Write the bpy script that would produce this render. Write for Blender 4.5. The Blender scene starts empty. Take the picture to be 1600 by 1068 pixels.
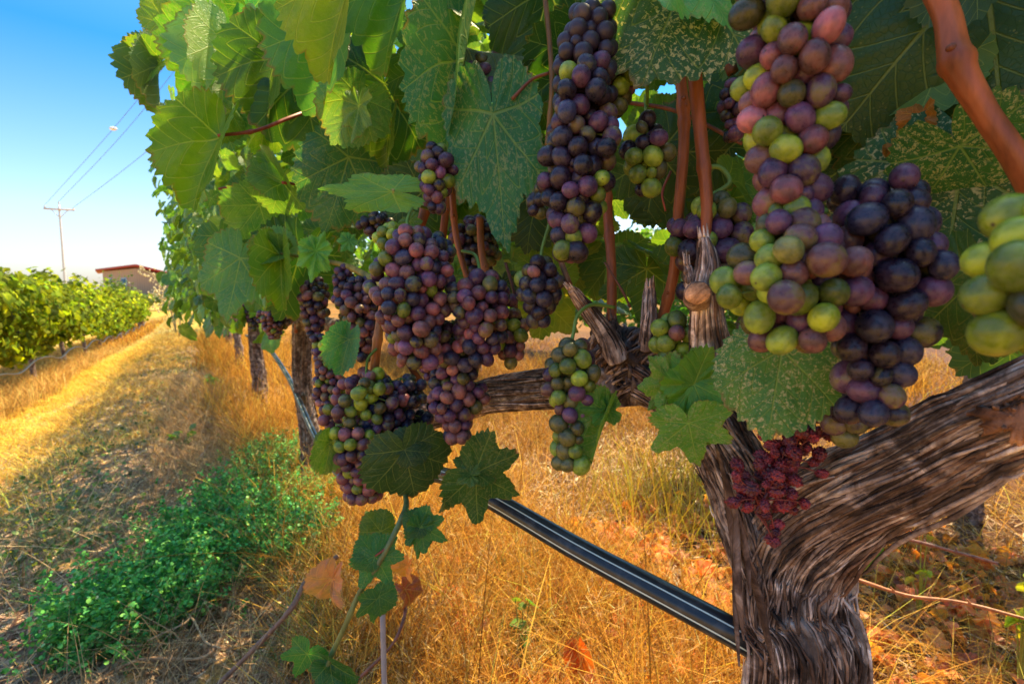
import bpy, math, random
import numpy as np
from mathutils import Vector, Matrix, noise as mn
R_ = math.radians
sc = bpy.context.scene
col = sc.collection
random.seed(7); rng = np.random.default_rng(7)

# ------------------------------------------------------------------ camera
PSI, PIT, CAMZ, FPX = R_(31.75), R_(5.28), 1.0, 800.0
cd = bpy.data.cameras.new('camera'); cam = bpy.data.objects.new('camera', cd); col.objects.link(cam)
cam.location = (0, 0, CAMZ); cam.rotation_euler = (math.pi/2 - PIT, 0, -PSI)
cd.sensor_width = 36; cd.lens = 18; cd.clip_start = 0.01; cd.clip_end = 3000
cd.dof.use_dof = True; cd.dof.focus_distance = 0.50; cd.dof.aperture_fstop = 10.0
sc.camera = cam
# ------------------------------------------------------------------ sky and sun
SUN_EL, SUN_AZ = R_(61), R_(70)          # azimuth clockwise from +Y (the row direction)
w = bpy.data.worlds.new('World'); sc.world = w; w.use_nodes = True
nt = w.node_tree; nt.nodes.clear()
sky = nt.nodes.new('ShaderNodeTexSky'); sky.sky_type = 'NISHITA'; sky.sun_disc = False
sky.sun_elevation = SUN_EL; sky.sun_rotation = SUN_AZ
sky.air_density = 1.0; sky.dust_density = 1.6; sky.ozone_density = 2.5
hs = nt.nodes.new('ShaderNodeHueSaturation'); hs.inputs['Saturation'].default_value = 1.05; hs.inputs['Value'].default_value = 1.0
bg = nt.nodes.new('ShaderNodeBackground'); bg.inputs['Strength'].default_value = 0.15
wo = nt.nodes.new('ShaderNodeOutputWorld')
geo_ = nt.nodes.new('ShaderNodeNewGeometry'); sx_ = nt.nodes.new('ShaderNodeSeparateXYZ'); rp = nt.nodes.new('ShaderNodeValToRGB'); mm = nt.nodes.new('ShaderNodeMix'); mm.data_type = 'RGBA'; mm.blend_type = 'MULTIPLY'; mm.inputs[0].default_value = 1
tcw = nt.nodes.new('ShaderNodeTexCoord'); nt.links.new(tcw.outputs['Generated'], sx_.inputs[0]); nt.links.new(sx_.outputs[2], rp.inputs[0])
e_ = rp.color_ramp.elements; e_.new(.25); e_.new(.5)
for i_, (p_, c_) in enumerate([(0, (.56, .51, .53)), (.13, (.50, .53, .54)), (.36, (.085, .34, .50)), (.75, (.62, .78, .80))]): e_[i_].position = p_; e_[i_].color = (*c_, 1)
nt.links.new(sky.outputs[0], hs.inputs['Color']); nt.links.new(hs.outputs[0], mm.inputs[6]); nt.links.new(rp.outputs[0], mm.inputs[7]); nt.links.new(mm.outputs[2], bg.inputs[0]); nt.links.new(bg.outputs[0], wo.inputs[0])
sd = bpy.data.lights.new('sun', 'SUN'); sun = bpy.data.objects.new('sun', sd); col.objects.link(sun)
sd.energy = 3.4; sd.angle = R_(0.53); sd.color = (1.0, 0.80, 0.47)
S = Vector((math.cos(SUN_EL)*math.sin(SUN_AZ), math.cos(SUN_EL)*math.cos(SUN_AZ), math.sin(SUN_EL)))
sun.rotation_euler = S.to_track_quat('Z', 'Y').to_euler(); sun.location = (5, 2, 12)
sc.view_settings.view_transform = 'Standard'; sc.view_settings.look = 'None'
sc.view_settings.exposure = 1.85; sc.view_settings.gamma = 1.0
sc.cycles.max_bounces = 8; sc.cycles.diffuse_bounces = 4; sc.cycles.transmission_bounces = 6; sc.cycles.transparent_max_bounces = 8

# ------------------------------------------------------------------ placing
Fv = Vector((math.sin(PSI)*math.cos(PIT), math.cos(PSI)*math.cos(PIT), -math.sin(PIT)))
Rv = Vector((math.cos(PSI), -math.sin(PSI), 0)); Uv = Rv.cross(Fv)
CAM = Vector((0, 0, CAMZ))
def ray(px, py): return Fv + Rv*((px-800)/FPX) - Uv*((py-534)/FPX)
def pt(px, py, d): return CAM + ray(px, py)*d
def gpt(px, py, z=0.0):
    r = ray(px, py); return CAM + r*((z-CAMZ)/r.z)
def smooth(a, b, x):
    t = np.clip((x-a)/(b-a), 0, 1); return t*t*(3-2*t)

# ------------------------------------------------------------------ object helpers
def tag(o, label=None, cat=None, group=None, kind=None):
    if label: o['label'] = label
    if cat: o['category'] = cat
    if group: o['group'] = group
    if kind: o['kind'] = kind
    return o
def empty(name, loc):
    o = bpy.data.objects.new(name, None); o.location = loc; o.empty_display_size = 0.05; col.objects.link(o); return o
def link(name, me, parent=None, loc=(0, 0, 0)):
    o = bpy.data.objects.new(name, me); o.location = loc; col.objects.link(o)
    if parent: o.parent = parent
    return o
def np_mesh(name, V, F, mat, tint=None, uvs=None, edge=None, smooth_=True):
    """V (n,3); F (m,k) one polygon size; tint (n,3) per vertex; uvs dict name->(n,2)"""
    V = np.asarray(V, dtype=np.float32); F = np.asarray(F, dtype=np.int32)
    me = bpy.data.meshes.new(name); k = F.shape[1]; m = len(F)
    me.vertices.add(len(V)); me.vertices.foreach_set('co', V.ravel())
    me.loops.add(m*k); me.loops.foreach_set('vertex_index', F.ravel())
    me.polygons.add(m); me.polygons.foreach_set('loop_start', np.arange(0, m*k, k, dtype=np.int32))
    me.polygons.foreach_set('loop_total', np.full(m, k, dtype=np.int32))
    if smooth_: me.polygons.foreach_set('use_smooth', np.ones(m, dtype=bool))
    if tint is not None:
        a = me.color_attributes.new('tint', 'FLOAT_COLOR', 'POINT')
        c = np.ones((len(V), 4), dtype=np.float32); c[:, :tint.shape[1]] = tint; a.data.foreach_set('color', c.ravel())
    if uvs:
        for n_, u in uvs.items():
            l = me.uv_layers.new(name=n_); l.data.foreach_set('uv', np.asarray(u, dtype=np.float32)[F.ravel()].ravel())
    if edge is not None:
        a = me.attributes.new('edge', 'FLOAT', 'POINT'); a.data.foreach_set('value', np.asarray(edge, dtype=np.float32))
    me.materials.append(mat); me.update(calc_edges=True); me.validate()
    return me
class Geo:
    """collects quads + triangles (triangles are stored as quads split later) in world space"""
    def __init__(s): s.V = []; s.F = []; s.T = []; s.n = 0
    def add(s, V, F, tint=None):
        V = np.asarray(V, dtype=float); F = np.asarray(F)
        if F.shape[1] == 4: F = np.vstack([F[:, [0, 1, 2]], F[:, [0, 2, 3]]])
        s.V.append(V); s.F.append(F + s.n); s.n += len(V)
        s.T.append(np.tile(np.asarray(tint if tint is not None else (1, 1, 1), dtype=float)[:3], (len(V), 1)))
    def build(s, name, mat, parent=None, smooth_=True):
        V = np.vstack(s.V); 
        off = np.array(parent.location) if parent else np.zeros(3)
        me = np_mesh(name, V - off, np.vstack(s.F), mat, tint=np.vstack(s.T), smooth_=smooth_)
        return link(name, me, parent)
def box(c, size, rz=0.0):
    x, y, z = [v/2 for v in size]
    V = np.array([(i*x, j*y, k*z) for i in (-1, 1) for j in (-1, 1) for k in (-1, 1)])
    cz, sz = math.cos(rz), math.sin(rz); M = np.array([[cz, -sz, 0], [sz, cz, 0], [0, 0, 1]])
    F = np.array([(0, 1, 3, 2), (4, 6, 7, 5), (0, 4, 5, 1), (2, 3, 7, 6), (0, 2, 6, 4), (1, 5, 7, 3)])
    return V@M.T + np.array(c), F
def spline(P, n):
    P = [Vector(p) for p in P]
    if len(P) == 2: return [P[0].lerp(P[1], i/(n-1)) for i in range(n)]
    Q = [P[0]*2-P[1]] + P + [P[-1]*2-P[-2]]; out = []
    m = len(P)-1
    for i in range(n):
        u = i/(n-1)*m; k = min(int(u), m-1); t = u-k
        a, b, c, d = Q[k], Q[k+1], Q[k+2], Q[k+3]
        out.append(0.5*((2*b)+(c-a)*t+(2*a-5*b+4*c-d)*t*t+(3*b-a-3*c+d)*t**3))
    return out
def frames(P):
    T = []; n = len(P)
    for i in range(n): T.append((P[min(i+1, n-1)]-P[max(i-1, 0)]).normalized())
    up = Vector((0, 1, 0)) if abs(T[0].y) < .9 else Vector((1, 0, 0))
    N = [(up - T[0]*up.dot(T[0])).normalized()]
    for i in range(1, n):
        v = N[-1] - T[i]*N[-1].dot(T[i]); N.append(v.normalized())
    return T, N, [T[i].cross(N[i]) for i in range(n)]
def interp(vals, n):
    vals = np.atleast_1d(np.asarray(vals, float))
    if len(vals) == 1: return np.full(n, vals[0])
    return np.interp(np.linspace(0, 1, n), np.linspace(0, 1, len(vals)), vals)
def tube(P, rad, seg=10, n=None, disp=None, flat=1.0, cap=True):
    n = n or max(6, len(P)*6); Q = spline(P, n); T, N, B = frames(Q); r = interp(rad, n)
    th = np.arange(seg)/seg*2*math.pi
    V = np.zeros((n, seg, 3)); L = 0
    for i in range(n):
        if i: L += (Q[i]-Q[i-1]).length
        rr = np.full(seg, r[i])
        if disp is not None: rr = rr*(1 + disp(L, th, r[i]))
        V[i] = np.array(Q[i]) + np.outer(rr*np.cos(th), np.array(N[i])) + np.outer(rr*np.sin(th)*flat, np.array(B[i]))
    idx = np.arange(n*seg).reshape(n, seg); a = idx[:-1]; b = idx[1:]
    F = np.stack([a, np.roll(a, -1, 1), np.roll(b, -1, 1), b], -1).reshape(-1, 4)
    V = V.reshape(-1, 3)
    if cap:
        V = np.vstack([V, [np.array(Q[0])], [np.array(Q[-1])]]); k = n*seg
        j = np.arange(seg); jn = (j+1) % seg
        c0 = np.stack([np.full(seg, k), jn, j, np.full(seg, k)], -1); c1 = np.stack([np.full(seg, k+1), idx[-1][j], idx[-1][jn], np.full(seg, k+1)], -1)
        F3 = np.vstack([c0[:, :3], c1[:, :3]])
        F = np.vstack([np.vstack([F[:, [0, 1, 2]], F[:, [0, 2, 3]]]), F3])
    return V, F

# ------------------------------------------------------------------ materials
class NT:
    def __init__(s, name):
        s.m = bpy.data.materials.new(name); s.m.use_nodes = True; s.t = s.m.node_tree; s.t.nodes.clear()
    def n(s, typ, **kw):
        o = s.t.nodes.new(typ)
        for k, v in kw.items():
            if hasattr(o, k): setattr(o, k, v)
            else: s.set(o, k, v)
        return o
    def set(s, o, k, v):
        if isinstance(v, bpy.types.NodeSocket): s.t.links.new(v, o.inputs[k])
        else:
            i = o.inputs[k]
            if hasattr(i.default_value, '__len__') and not isinstance(v, (int, float)) and len(i.default_value) == 4 and len(v) == 3: v = (*v, 1)
            i.default_value = v
    def math(s, op, a, b=0.0, c=None, clamp=False):
        o = s.t.nodes.new('ShaderNodeMath'); o.operation = op; o.use_clamp = clamp
        s.set(o, 0, a); s.set(o, 1, b)
        if c is not None: s.set(o, 2, c)
        return o.outputs[0]
    def mix(s, f, a, b, typ='MIX'):
        o = s.t.nodes.new('ShaderNodeMix'); o.data_type = 'RGBA'; o.blend_type = typ
        s.set(o, 0, f); s.set(o, 6, a); s.set(o, 7, b); return o.outputs[2]
    def noise(s, vec, scale, detail=3, rough=.55, dist=0.0, out=0):
        o = s.t.nodes.new('ShaderNodeTexNoise'); o.inputs['Scale'].default_value = scale; o.inputs['Detail'].default_value = detail
        o.inputs['Roughness'].default_value = rough; o.inputs['Distortion'].default_value = dist
        if vec is not None: s.t.links.new(vec, o.inputs['Vector'])
        return o.outputs[out]
    def ramp(s, f, stops):
        o = s.t.nodes.new('ShaderNodeValToRGB'); s.t.links.new(f, o.inputs[0]); e = o.color_ramp.elements
        while len(e) < len(stops): e.new(.5)
        for i, (p, c) in enumerate(stops):
            e[i].position = p; e[i].color = (*c, 1) if len(c) == 3 else c
        return o.outputs[0]
    def step(s, a, b, x):
        o = s.t.nodes.new('ShaderNodeMapRange'); o.interpolation_type = 'SMOOTHSTEP'
        s.set(o, 0, x); s.set(o, 1, a); s.set(o, 2, b); s.set(o, 3, 0.0); s.set(o, 4, 1.0); return o.outputs[0]
    def bump(s, h, strength=.4, dist=.002):
        o = s.t.nodes.new('ShaderNodeBump'); s.set(o, 'Height', h); o.inputs['Strength'].default_value = strength; o.inputs['Distance'].default_value = dist
        return o.outputs[0]
    def out(s, sh):
        o = s.t.nodes.new('ShaderNodeOutputMaterial'); s.t.links.new(sh, o.inputs[0]); return s.m
    def bsdf(s, base, rough=.6, spec=.4, normal=None, **kw):
        o = s.t.nodes.new('ShaderNodeBsdfPrincipled'); s.set(o, 'Base Color', base); s.set(o, 'Roughness', rough); s.set(o, 'Specular IOR Level', spec)
        if normal is not None: s.set(o, 'Normal', normal)
        for k, v in kw.items(): s.set(o, k.replace('_', ' '), v)
        return o.outputs[0]

def leaf_mat(name, use_obj=True, fine=True, trans=.30, rough=.42, spec=.42):
    t = NT(name)
    if use_obj:
        oi = t.n('ShaderNodeObjectInfo'); tint = oi.outputs['Color']; mott = t.math('SUBTRACT', 1.0, oi.outputs['Alpha']); rnd = oi.outputs['Random']
    else:
        at = t.n('ShaderNodeAttribute', attribute_name='tint'); tint = at.outputs['Color']; mott = None; rnd = None
    uvv = t.n('ShaderNodeUVMap', uv_map='vein'); sp = t.n('ShaderNodeSeparateXYZ', Vector=uvv.outputs[0]); tt, dd = sp.outputs[0], sp.outputs[1]
    xy = t.n('ShaderNodeUVMap', uv_map='xy').outputs[0]
    if use_obj:
        cmb = t.n('ShaderNodeCombineXYZ'); t.set(cmb, 2, t.math('MULTIPLY', rnd, 37.0))
        va = t.n('ShaderNodeVectorMath', operation='ADD'); t.t.links.new(xy, va.inputs[0]); t.t.links.new(cmb.outputs[0], va.inputs[1]); xy = va.outputs[0]
    wv = t.math('MULTIPLY_ADD', tt, -.014, .020)
    mainv = t.math('SUBTRACT', 1.0, t.step(t.math('MULTIPLY', wv, .45), wv, dd))
    f = t.math('PINGPONG', t.math('MULTIPLY_ADD', dd, -1.15, t.math('ADD', tt, t.math('MULTIPLY', t.math('MULTIPLY', dd, dd), 1.1))), .085)
    sec = t.math('SUBTRACT', 1.0, t.step(.003, .011, f))
    vo = t.n('ShaderNodeTexVoronoi', feature='DISTANCE_TO_EDGE'); vo.inputs['Scale'].default_value = 30; t.t.links.new(xy, vo.inputs['Vector'])
    ter = t.math('SUBTRACT', 1.0, t.step(.0, .07, vo.outputs['Distance']))
    vein = t.math('MAXIMUM', mainv, t.math('MULTIPLY', sec, .75))
    n1 = t.noise(xy, 2.3, 3); n2 = t.noise(xy, 9, 4, .6)
    base = t.mix(t.step(.3, .7, n1), t.mix(1.0, tint, (.72, .85, .95), 'MULTIPLY'), t.mix(1.0, tint, (1.35, 1.12, .8), 'MULTIPLY'))
    base = t.mix(t.math('MULTIPLY', t.step(.45, .75, n2), .3), base, t.mix(1.0, tint, (.55, .65, .7), 'MULTIPLY'))
    base = t.mix(t.math('MULTIPLY', ter, .15), base, t.mix(1.0, tint, (1.7, 1.5, 1.2), 'MULTIPLY'))
    if mott is not None:
        n3 = t.noise(xy, 26, 3, .7, .6); n4 = t.noise(xy, 3.2, 2)
        sm = t.math('MULTIPLY', t.step(.53, .62, t.math('ADD', n3, t.math('MULTIPLY_ADD', n4, .22, -.1))), mott)
        base = t.mix(sm, base, (.42, .40, .18))
        ve = t.n('ShaderNodeTexVoronoi'); ve.inputs['Scale'].default_value = 38; t.t.links.new(xy, ve.inputs['Vector'])
        dots = t.math('MULTIPLY', t.math('SUBTRACT', 1.0, t.step(.16, .26, ve.outputs['Distance'])), t.step(.5, .62, t.noise(xy, 4.0, 2)))
        base = t.mix(t.math('MULTIPLY', dots, .38), base, (.26, .28, .08))
    base = t.mix(t.math('MULTIPLY', vein, .8), base, t.mix(.5, t.mix(1.0, tint, (2.2, 1.7, 1.4), 'MULTIPLY'), (.30, .34, .09)))
    ed = t.n('ShaderNodeAttribute', attribute_name='edge').outputs['Fac']
    eb = t.math('MULTIPLY', t.step(.93, 1.0, ed), t.step(.5, .62, n1))
    base = t.mix(t.math('MULTIPLY', eb, .75), base, (.22, .13, .035))
    geo = t.n('ShaderNodeNewGeometry')
    base = t.mix(t.math('MULTIPLY', geo.outputs['Backfacing'], .5), base, t.mix(1.0, t.mix(.35, base, (.13, .17, .08)), (1.25, 1.2, 1.2), 'MULTIPLY'))
    hgt = t.math('ADD', t.math('MULTIPLY', vein, -.6), t.math('ADD', t.math('MULTIPLY', ter, -.14), t.math('MULTIPLY', n2, .5)))
    nm = t.bump(hgt, .75 if fine else .4, .0025)
    b = t.bsdf(base, rough, spec, nm)
    tr = t.n('ShaderNodeBsdfTranslucent'); t.set(tr, 'Color', t.mix(1.0, base, (2.9, 2.7, .6), 'MULTIPLY')); t.set(tr, 'Normal', nm)
    mx = t.n('ShaderNodeMixShader'); mx.inputs[0].default_value = trans
    t.t.links.new(b, mx.inputs[1]); t.t.links.new(tr.outputs[0], mx.inputs[2])
    return t.out(mx.outputs[0])
M_leaf = leaf_mat('leaf_blade'); M_foliage = leaf_mat('foliage', False, False); M_far = leaf_mat('far_foliage', False, False, .3, .75, .1)

def tint_mat(name, rough=.6, spec=.3, trans=0.0, nscale=40, namt=.35, bumps=.3, bd=.001, stretch=None, objcol=False, tmul=(1.3, 1.2, .8)):
    t = NT(name); tint = t.n('ShaderNodeObjectInfo').outputs['Color'] if objcol else t.n('ShaderNodeAttribute', attribute_name='tint').outputs['Color']
    g = t.n('ShaderNodeNewGeometry').outputs['Position']
    if stretch:
        mp = t.n('ShaderNodeMapping'); mp.inputs['Scale'].default_value = stretch; t.t.links.new(g, mp.inputs[0]); g = mp.outputs[0]
    n = t.noise(g, nscale, 5, .6)
    base = t.mix(namt, tint, t.mix(1.0, tint, t.ramp(n, [(.25, (.25, .25, .25)), (.7, (1.6, 1.6, 1.6))]), 'MULTIPLY'))
    b = t.bsdf(base, rough, spec, t.bump(n, bumps, bd) if bumps else None)
    if trans:
        tr = t.n('ShaderNodeBsdfTranslucent'); t.set(tr, 'Color', t.mix(1.0, base, tmul, 'MULTIPLY'))
        mx = t.n('ShaderNodeMixShader'); mx.inputs[0].default_value = trans
        t.t.links.new(b, mx.inputs[1]); t.t.links.new(tr.outputs[0], mx.inputs[2]); b = mx.outputs[0]
    return t.out(b)
M_grass = tint_mat('dry_grass_blade', .6, .15, .3, bumps=0, namt=.2, tmul=(1.25, 1.1, .8))
M_weed = tint_mat('weed_leaf', .5, .35, .3, bumps=0, namt=.3, nscale=90)
M_litter = tint_mat('litter', .75, .2, .12, nscale=120, bumps=.3, namt=.5)
M_cane = tint_mat('cane_skin', .45, .38, 0, nscale=75, namt=.8, bumps=.35, bd=.0012, stretch=(1, 1, .18))
M_green = tint_mat('green_stem', .45, .35, .08, nscale=70, namt=.35, bumps=.15)
M_paint = tint_mat('plain', .6, .3, 0, nscale=20, namt=.25, bumps=.1)
def bark_mat():
    t = NT('vine_bark'); tint = t.n('ShaderNodeAttribute', attribute_name='tint').outputs['Color']
    g = t.n('ShaderNodeNewGeometry').outputs['Position']
    n = t.noise(g, 38, 6, .65, .8); n2 = t.noise(g, 220, 4, .6); n3 = t.noise(g, 9, 3)
    c = t.ramp(n, [(.30, (.028, .020, .018)), (.45, (.12, .085, .072)), (.58, (.31, .24, .21)), (.75, (.66, .60, .56))])
    c = t.mix(t.math('MULTIPLY', t.step(.48, .68, n3), .22), c, (.20, .11, .06))
    c = t.mix(1.0, c, tint, 'MULTIPLY')
    h = t.math('ADD', n, t.math('MULTIPLY', n2, .7))
    return t.out(t.bsdf(c, .85, .22, t.bump(h, .7, .003)))
M_bark = bark_mat()
def berry_mat():
    t = NT('berry_skin'); oi = t.n('ShaderNodeObjectInfo'); c = oi.outputs['Color']; rnd = oi.outputs['Random']
    tc = t.n('ShaderNodeTexCoord').outputs['Object']
    cmb = t.n('ShaderNodeCombineXYZ'); t.set(cmb, 0, t.math('MULTIPLY', rnd, 91.0)); t.set(cmb, 2, t.math('MULTIPLY', rnd, 53.0))
    va = t.n('ShaderNodeVectorMath', operation='ADD'); t.t.links.new(tc, va.inputs[0]); t.t.links.new(cmb.outputs[0], va.inputs[1]); v = va.outputs[0]
    n1 = t.noise(v, .9, 2); n2 = t.noise(v, 3.5, 5, .65); n3 = t.noise(v, 26, 2)
    # alpha channel carries how green the berry still is on one side
    c = t.mix(t.step(.35, .68, n1), t.mix(1.0, c, (.62, .66, .72), 'MULTIPLY'), t.mix(1.0, c, (1.45, 1.3, 1.2), 'MULTIPLY'))
    sz = t.n('ShaderNodeSeparateXYZ', Vector=tc)
    part = t.math('MULTIPLY', t.step(.42, .6, n1), t.math('SUBTRACT', 1.0, oi.outputs['Alpha']))
    base = t.mix(part, c, (.14, .13, .02))
    bloom = t.math('MULTIPLY', t.step(.40, .66, n2), .28)
    base = t.mix(bloom, base, t.mix(.5, t.mix(1.0, c, (1.6, 1.6, 1.7), 'MULTIPLY'), (.18, .14, .20)))
    base = t.mix(t.math('MULTIPLY', t.step(.66, .74, n3), .35), base, (.20, .12, .06))
    base = t.mix(t.math('SUBTRACT', 1.0, t.step(-1.037, -1.030, sz.outputs[2])), base, (.05, .03, .02))
    rg = t.math('MULTIPLY_ADD', bloom, .9, .27)
    return t.out(t.bsdf(base, rg, .42, t.bump(n2, .06, .0006), Subsurface_Weight=.12, Subsurface_Radius=(.9, .45, .25), Subsurface_Scale=.004))
M_berry = berry_mat()

# ------------------------------------------------------------------ leaf shapes
VEIN_A = np.radians([0, 50, -50, 102, -102])
def leaf_template(seed, nth, rings, sinus=.68, fold=0.0, cup=.12, wave=.06, curl=0.0, teeth=True, young=0.0):
    r = np.random.default_rng(seed)
    ca = np.array([0, 24, 50, 76, 102, 132, 160, 178])
    rad = []
    for side in (0, 1):
        s1, s2 = sinus + r.uniform(-.05, .05), sinus + r.uniform(-.03, .08)
        rad.append(np.array([1.0, s1+.02, .88+r.uniform(-.05, .05), s2-.06, .70+r.uniform(-.04, .04), .60, .48, .16]))
    if nth > 60:   # angular samples: uniform plus the vein directions
        th = np.unique(np.concatenate([np.radians(np.linspace(-178, 178, nth-5)), VEIN_A]))
    else: th = np.radians(np.linspace(-174, 174, nth))
    deg = np.degrees(np.abs(th)); R = np.where(th >= 0, np.interp(deg, ca, rad[0]), np.interp(deg, ca, rad[1]))
    if nth > 60:
        # smooth between the control points, then add uneven serration
        k = np.exp(-np.linspace(-2, 2, 9)**2); k /= k.sum(); R = np.convolve(np.pad(R, 4, mode='edge'), k, 'valid')
        ph = np.degrees(th)/10.5 + .5*np.sin(th*3+seed)+.3*np.sin(th*7+seed*2); am = .55+.9*r.random(60)[(np.floor(ph).astype(int)) % 60]; saw = np.abs(((ph) % 1)-.42); saw = 1-saw/.58
        ph2 = np.degrees(th)/4.6; saw2 = 1-np.abs((ph2 % 1)-.5)*2
        R = R*(1 + (.10*am*(saw-.5) + .03*(saw2-.5))*np.clip((176-deg)/25, 0, 1)) + .03*np.exp(-(deg/6)**2)
    elif teeth:
        R = R*(1+.05*((np.arange(len(th)) % 2)*2-1))
    rho = (np.arange(1, rings+1)/rings)**.85
    n = len(th)
    P = [(0.0, 0.0)]; TT = [0.0]; DD = [0.0]; E = [0.0]
    X = np.outer(rho, R*np.sin(th)); Y = np.outer(rho, R*np.cos(th))
    # nearest vein and the coordinates along and across it
    dif = np.abs((th[:, None]-VEIN_A[None, :]+math.pi) % (2*math.pi)-math.pi); nv = dif.min(1); nv = np.minimum(nv, math.radians(75))
    RR = np.outer(rho, R); t_ = RR*np.cos(nv); d_ = RR*np.sin(nv)
    x = np.concatenate([[0], X.ravel()]); y = np.concatenate([[0], Y.ravel()]); t = np.concatenate([[0], t_.ravel()]); d = np.concatenate([[0], d_.ravel()])
    e = np.concatenate([[0], np.repeat(rho, n)])
    rr = np.hypot(x, y); tha = np.arctan2(x, y)
    z = -.75*cup*rr**2 + .075*np.minimum(d, .22)*(1-.4*rr) \
        + wave*rr**2*np.sin(3*tha+seed*1.7) + .5*wave*rr**2*np.sin(7*tha+seed) + .03*np.sin(6*x+seed)*np.sin(5*y+seed*2)
    if rings > 5: z = z + .004*np.sin(np.maximum(t-1.15*d, 0)*37)*np.clip(d*8, 0, 1)
    if young: z = z + young*.10*np.sin(9*tha+seed)*rr
    if fold:
        a = fold*np.clip(np.abs(x)*4, 0, 1); x2 = x*np.cos(a); z = z*np.cos(a) + np.abs(x)*np.sin(a); x = x2
    if curl:
        ang = curl*np.clip(y, -.5, 1.2); yy = np.where(np.abs(ang) > 1e-4, np.sin(ang)/curl, y); zz = -(1-np.cos(ang))/curl
        z = z*np.cos(ang) + zz; y = yy
    F = []
    idx = 1+np.arange(rings*n).reshape(rings, n)
    j = np.arange(n-1)
    F.append(np.stack([np.zeros(n-1, int), idx[0][j+1], idx[0][j]], -1))
    for k in range(rings-1):
        a, b, c, dd = idx[k][j], idx[k][j+1], idx[k+1][j+1], idx[k+1][j]
        F.append(np.stack([a, b, c], -1)); F.append(np.stack([a, c, dd], -1))
    return dict(V=np.stack([x, y, z], -1), F=np.vstack(F), vein=np.stack([t, d], -1), xy=np.stack([x+.5*0, y], -1)*1.0, edge=e)
LT = {
 'flat': leaf_template(1, 230, 16, .68, cup=.10, wave=.05),
 'broad': leaf_template(2, 230, 16, .90, cup=.22, wave=.05),
 'cup': leaf_template(3, 230, 16, .82, cup=.40, wave=.10),
 'fold': leaf_template(4, 230, 16, .84, fold=.75, cup=.12, wave=.07),
 'shut': leaf_template(5, 230, 16, .84, fold=1.15, cup=.1, wave=.07),
 'curl': leaf_template(6, 230, 16, .84, cup=.15, wave=.09, curl=1.1),
 'lobed': leaf_template(7, 230, 16, .50, cup=.12, wave=.08),
 'young': leaf_template(8, 230, 16, .58, fold=.25, cup=.25, wave=.12, young=1.0),
 'dead': leaf_template(9, 230, 16, .75, fold=.8, cup=.5, wave=.25, curl=1.3, young=1.6),
}
LME = {k: np_mesh('leaf_'+k, v['V'], v['F'], M_leaf, uvs=dict(vein=v['vein'], xy=v['xy']), edge=v['edge']) for k, v in LT.items()}
for me in LME.values(): me.uv_layers['xy'].active = True
LOW = [leaf_template(20+i, 26, 3, .74, cup=.2+.1*i, wave=.08, fold=(.0, .35, .7)[i % 3], teeth=True) for i in range(5)]
FAR = [leaf_template(30+i, 12, 1, .78, cup=.3, fold=(.2, .5)[i % 2], teeth=True) for i in range(3)]
MID = [leaf_template(40+i, 110, 7, .82, cup=.2, wave=.08, fold=(.0, .3, .6, 0)[i]) for i in range(4)]

def rot_from(nrm, tip):
    """nrm, tip (n,3) -> rotation matrices with columns x, y=tip, z=nrm"""
    z = nrm/np.linalg.norm(nrm, axis=1, keepdims=True)
    y = tip - z*np.sum(tip*z, 1, keepdims=True); y /= np.linalg.norm(y, axis=1, keepdims=True)+1e-9
    x = np.cross(y, z); return np.stack([x, y, z], -1)
def scatter_leaves(name, templates, pos, nrm, tip, size, tint, mat, parent):
    Rm = rot_from(nrm, tip); which = rng.integers(0, len(templates), len(pos))
    Vs, Fs, v1, v2, es, ts = [], [], [], [], [], []; off = 0
    for k, T in enumerate(templates):
        s = np.where(which == k)[0]
        if not len(s): continue
        V = np.einsum('nij,vj->nvi', Rm[s]*size[s][:, None, None], T['V']) + pos[s][:, None, :]
        nv = len(T['V']); F = T['F'][None] + (off + np.arange(len(s))*nv)[:, None, None]; off += nv*len(s)
        Vs.append(V.reshape(-1, 3)); Fs.append(F.reshape(-1, 3)); v1.append(np.tile(T['vein'], (len(s), 1)))
        v2.append((T['xy'][None] + rng.uniform(0, 50, (len(s), 1, 2))).reshape(-1, 2)); es.append(np.tile(T['edge'], len(s)))
        ts.append(np.repeat(tint[s], nv, 0))
    off3 = np.array(parent.location) if parent else np.zeros(3)
    me = np_mesh(name, np.vstack(Vs)-off3, np.vstack(Fs), mat, tint=np.vstack(ts), uvs=dict(vein=np.vstack(v1), xy=np.vstack(v2)), edge=np.concatenate(es))
    return link(name, me, parent)
def leaf_tints(n, base=(.055, .13, .02), var=.35):
    b = np.tile(np.array(base), (n, 1)); k = np.exp(rng.normal(0, var*.6, (n, 1))); h = rng.uniform(-1, 1, (n, 1))
    return np.clip(b*k*np.concatenate([1+.35*h, 1+.08*h, 1-.35*h], 1), .004, .6)

# ------------------------------------------------------------------ ground
def gz(x, y):
    x = np.asarray(x, float); y = np.asarray(y, float)
    z = -(.4+.35*smooth(8, 26, y))*smooth(.5, 2.0, -x)*(1-smooth(28, 60, y)) + 1.0*smooth(35, 78, y) + 1.3*smooth(80, 170, y)
    z = z + .02*np.sin(x*2.1+1)*np.sin(y*.9)
    return z
def g1(x, y): return float(gz(x, y))
def grid_axis(lo, hi, fine_lo, fine_hi, st):
    a = list(np.arange(fine_lo, fine_hi, st)); s = st; v = fine_hi
    while v < hi: a.append(v); s *= 1.12; v += s
    a.append(hi); s = st; v = fine_lo; b = []
    while v > lo: s *= 1.12; v -= s; b.append(v)
    return np.array(sorted(set(b+a)))
gx = grid_axis(-900, 900, -2.6, 3.2, .035); gy = grid_axis(-60, 1500, .3, 5.0, .035)
GX, GY = np.meshgrid(gx, gy); GZ = gz(GX, GY)
near = smooth(9, 3, np.hypot(GX, GY))
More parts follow.
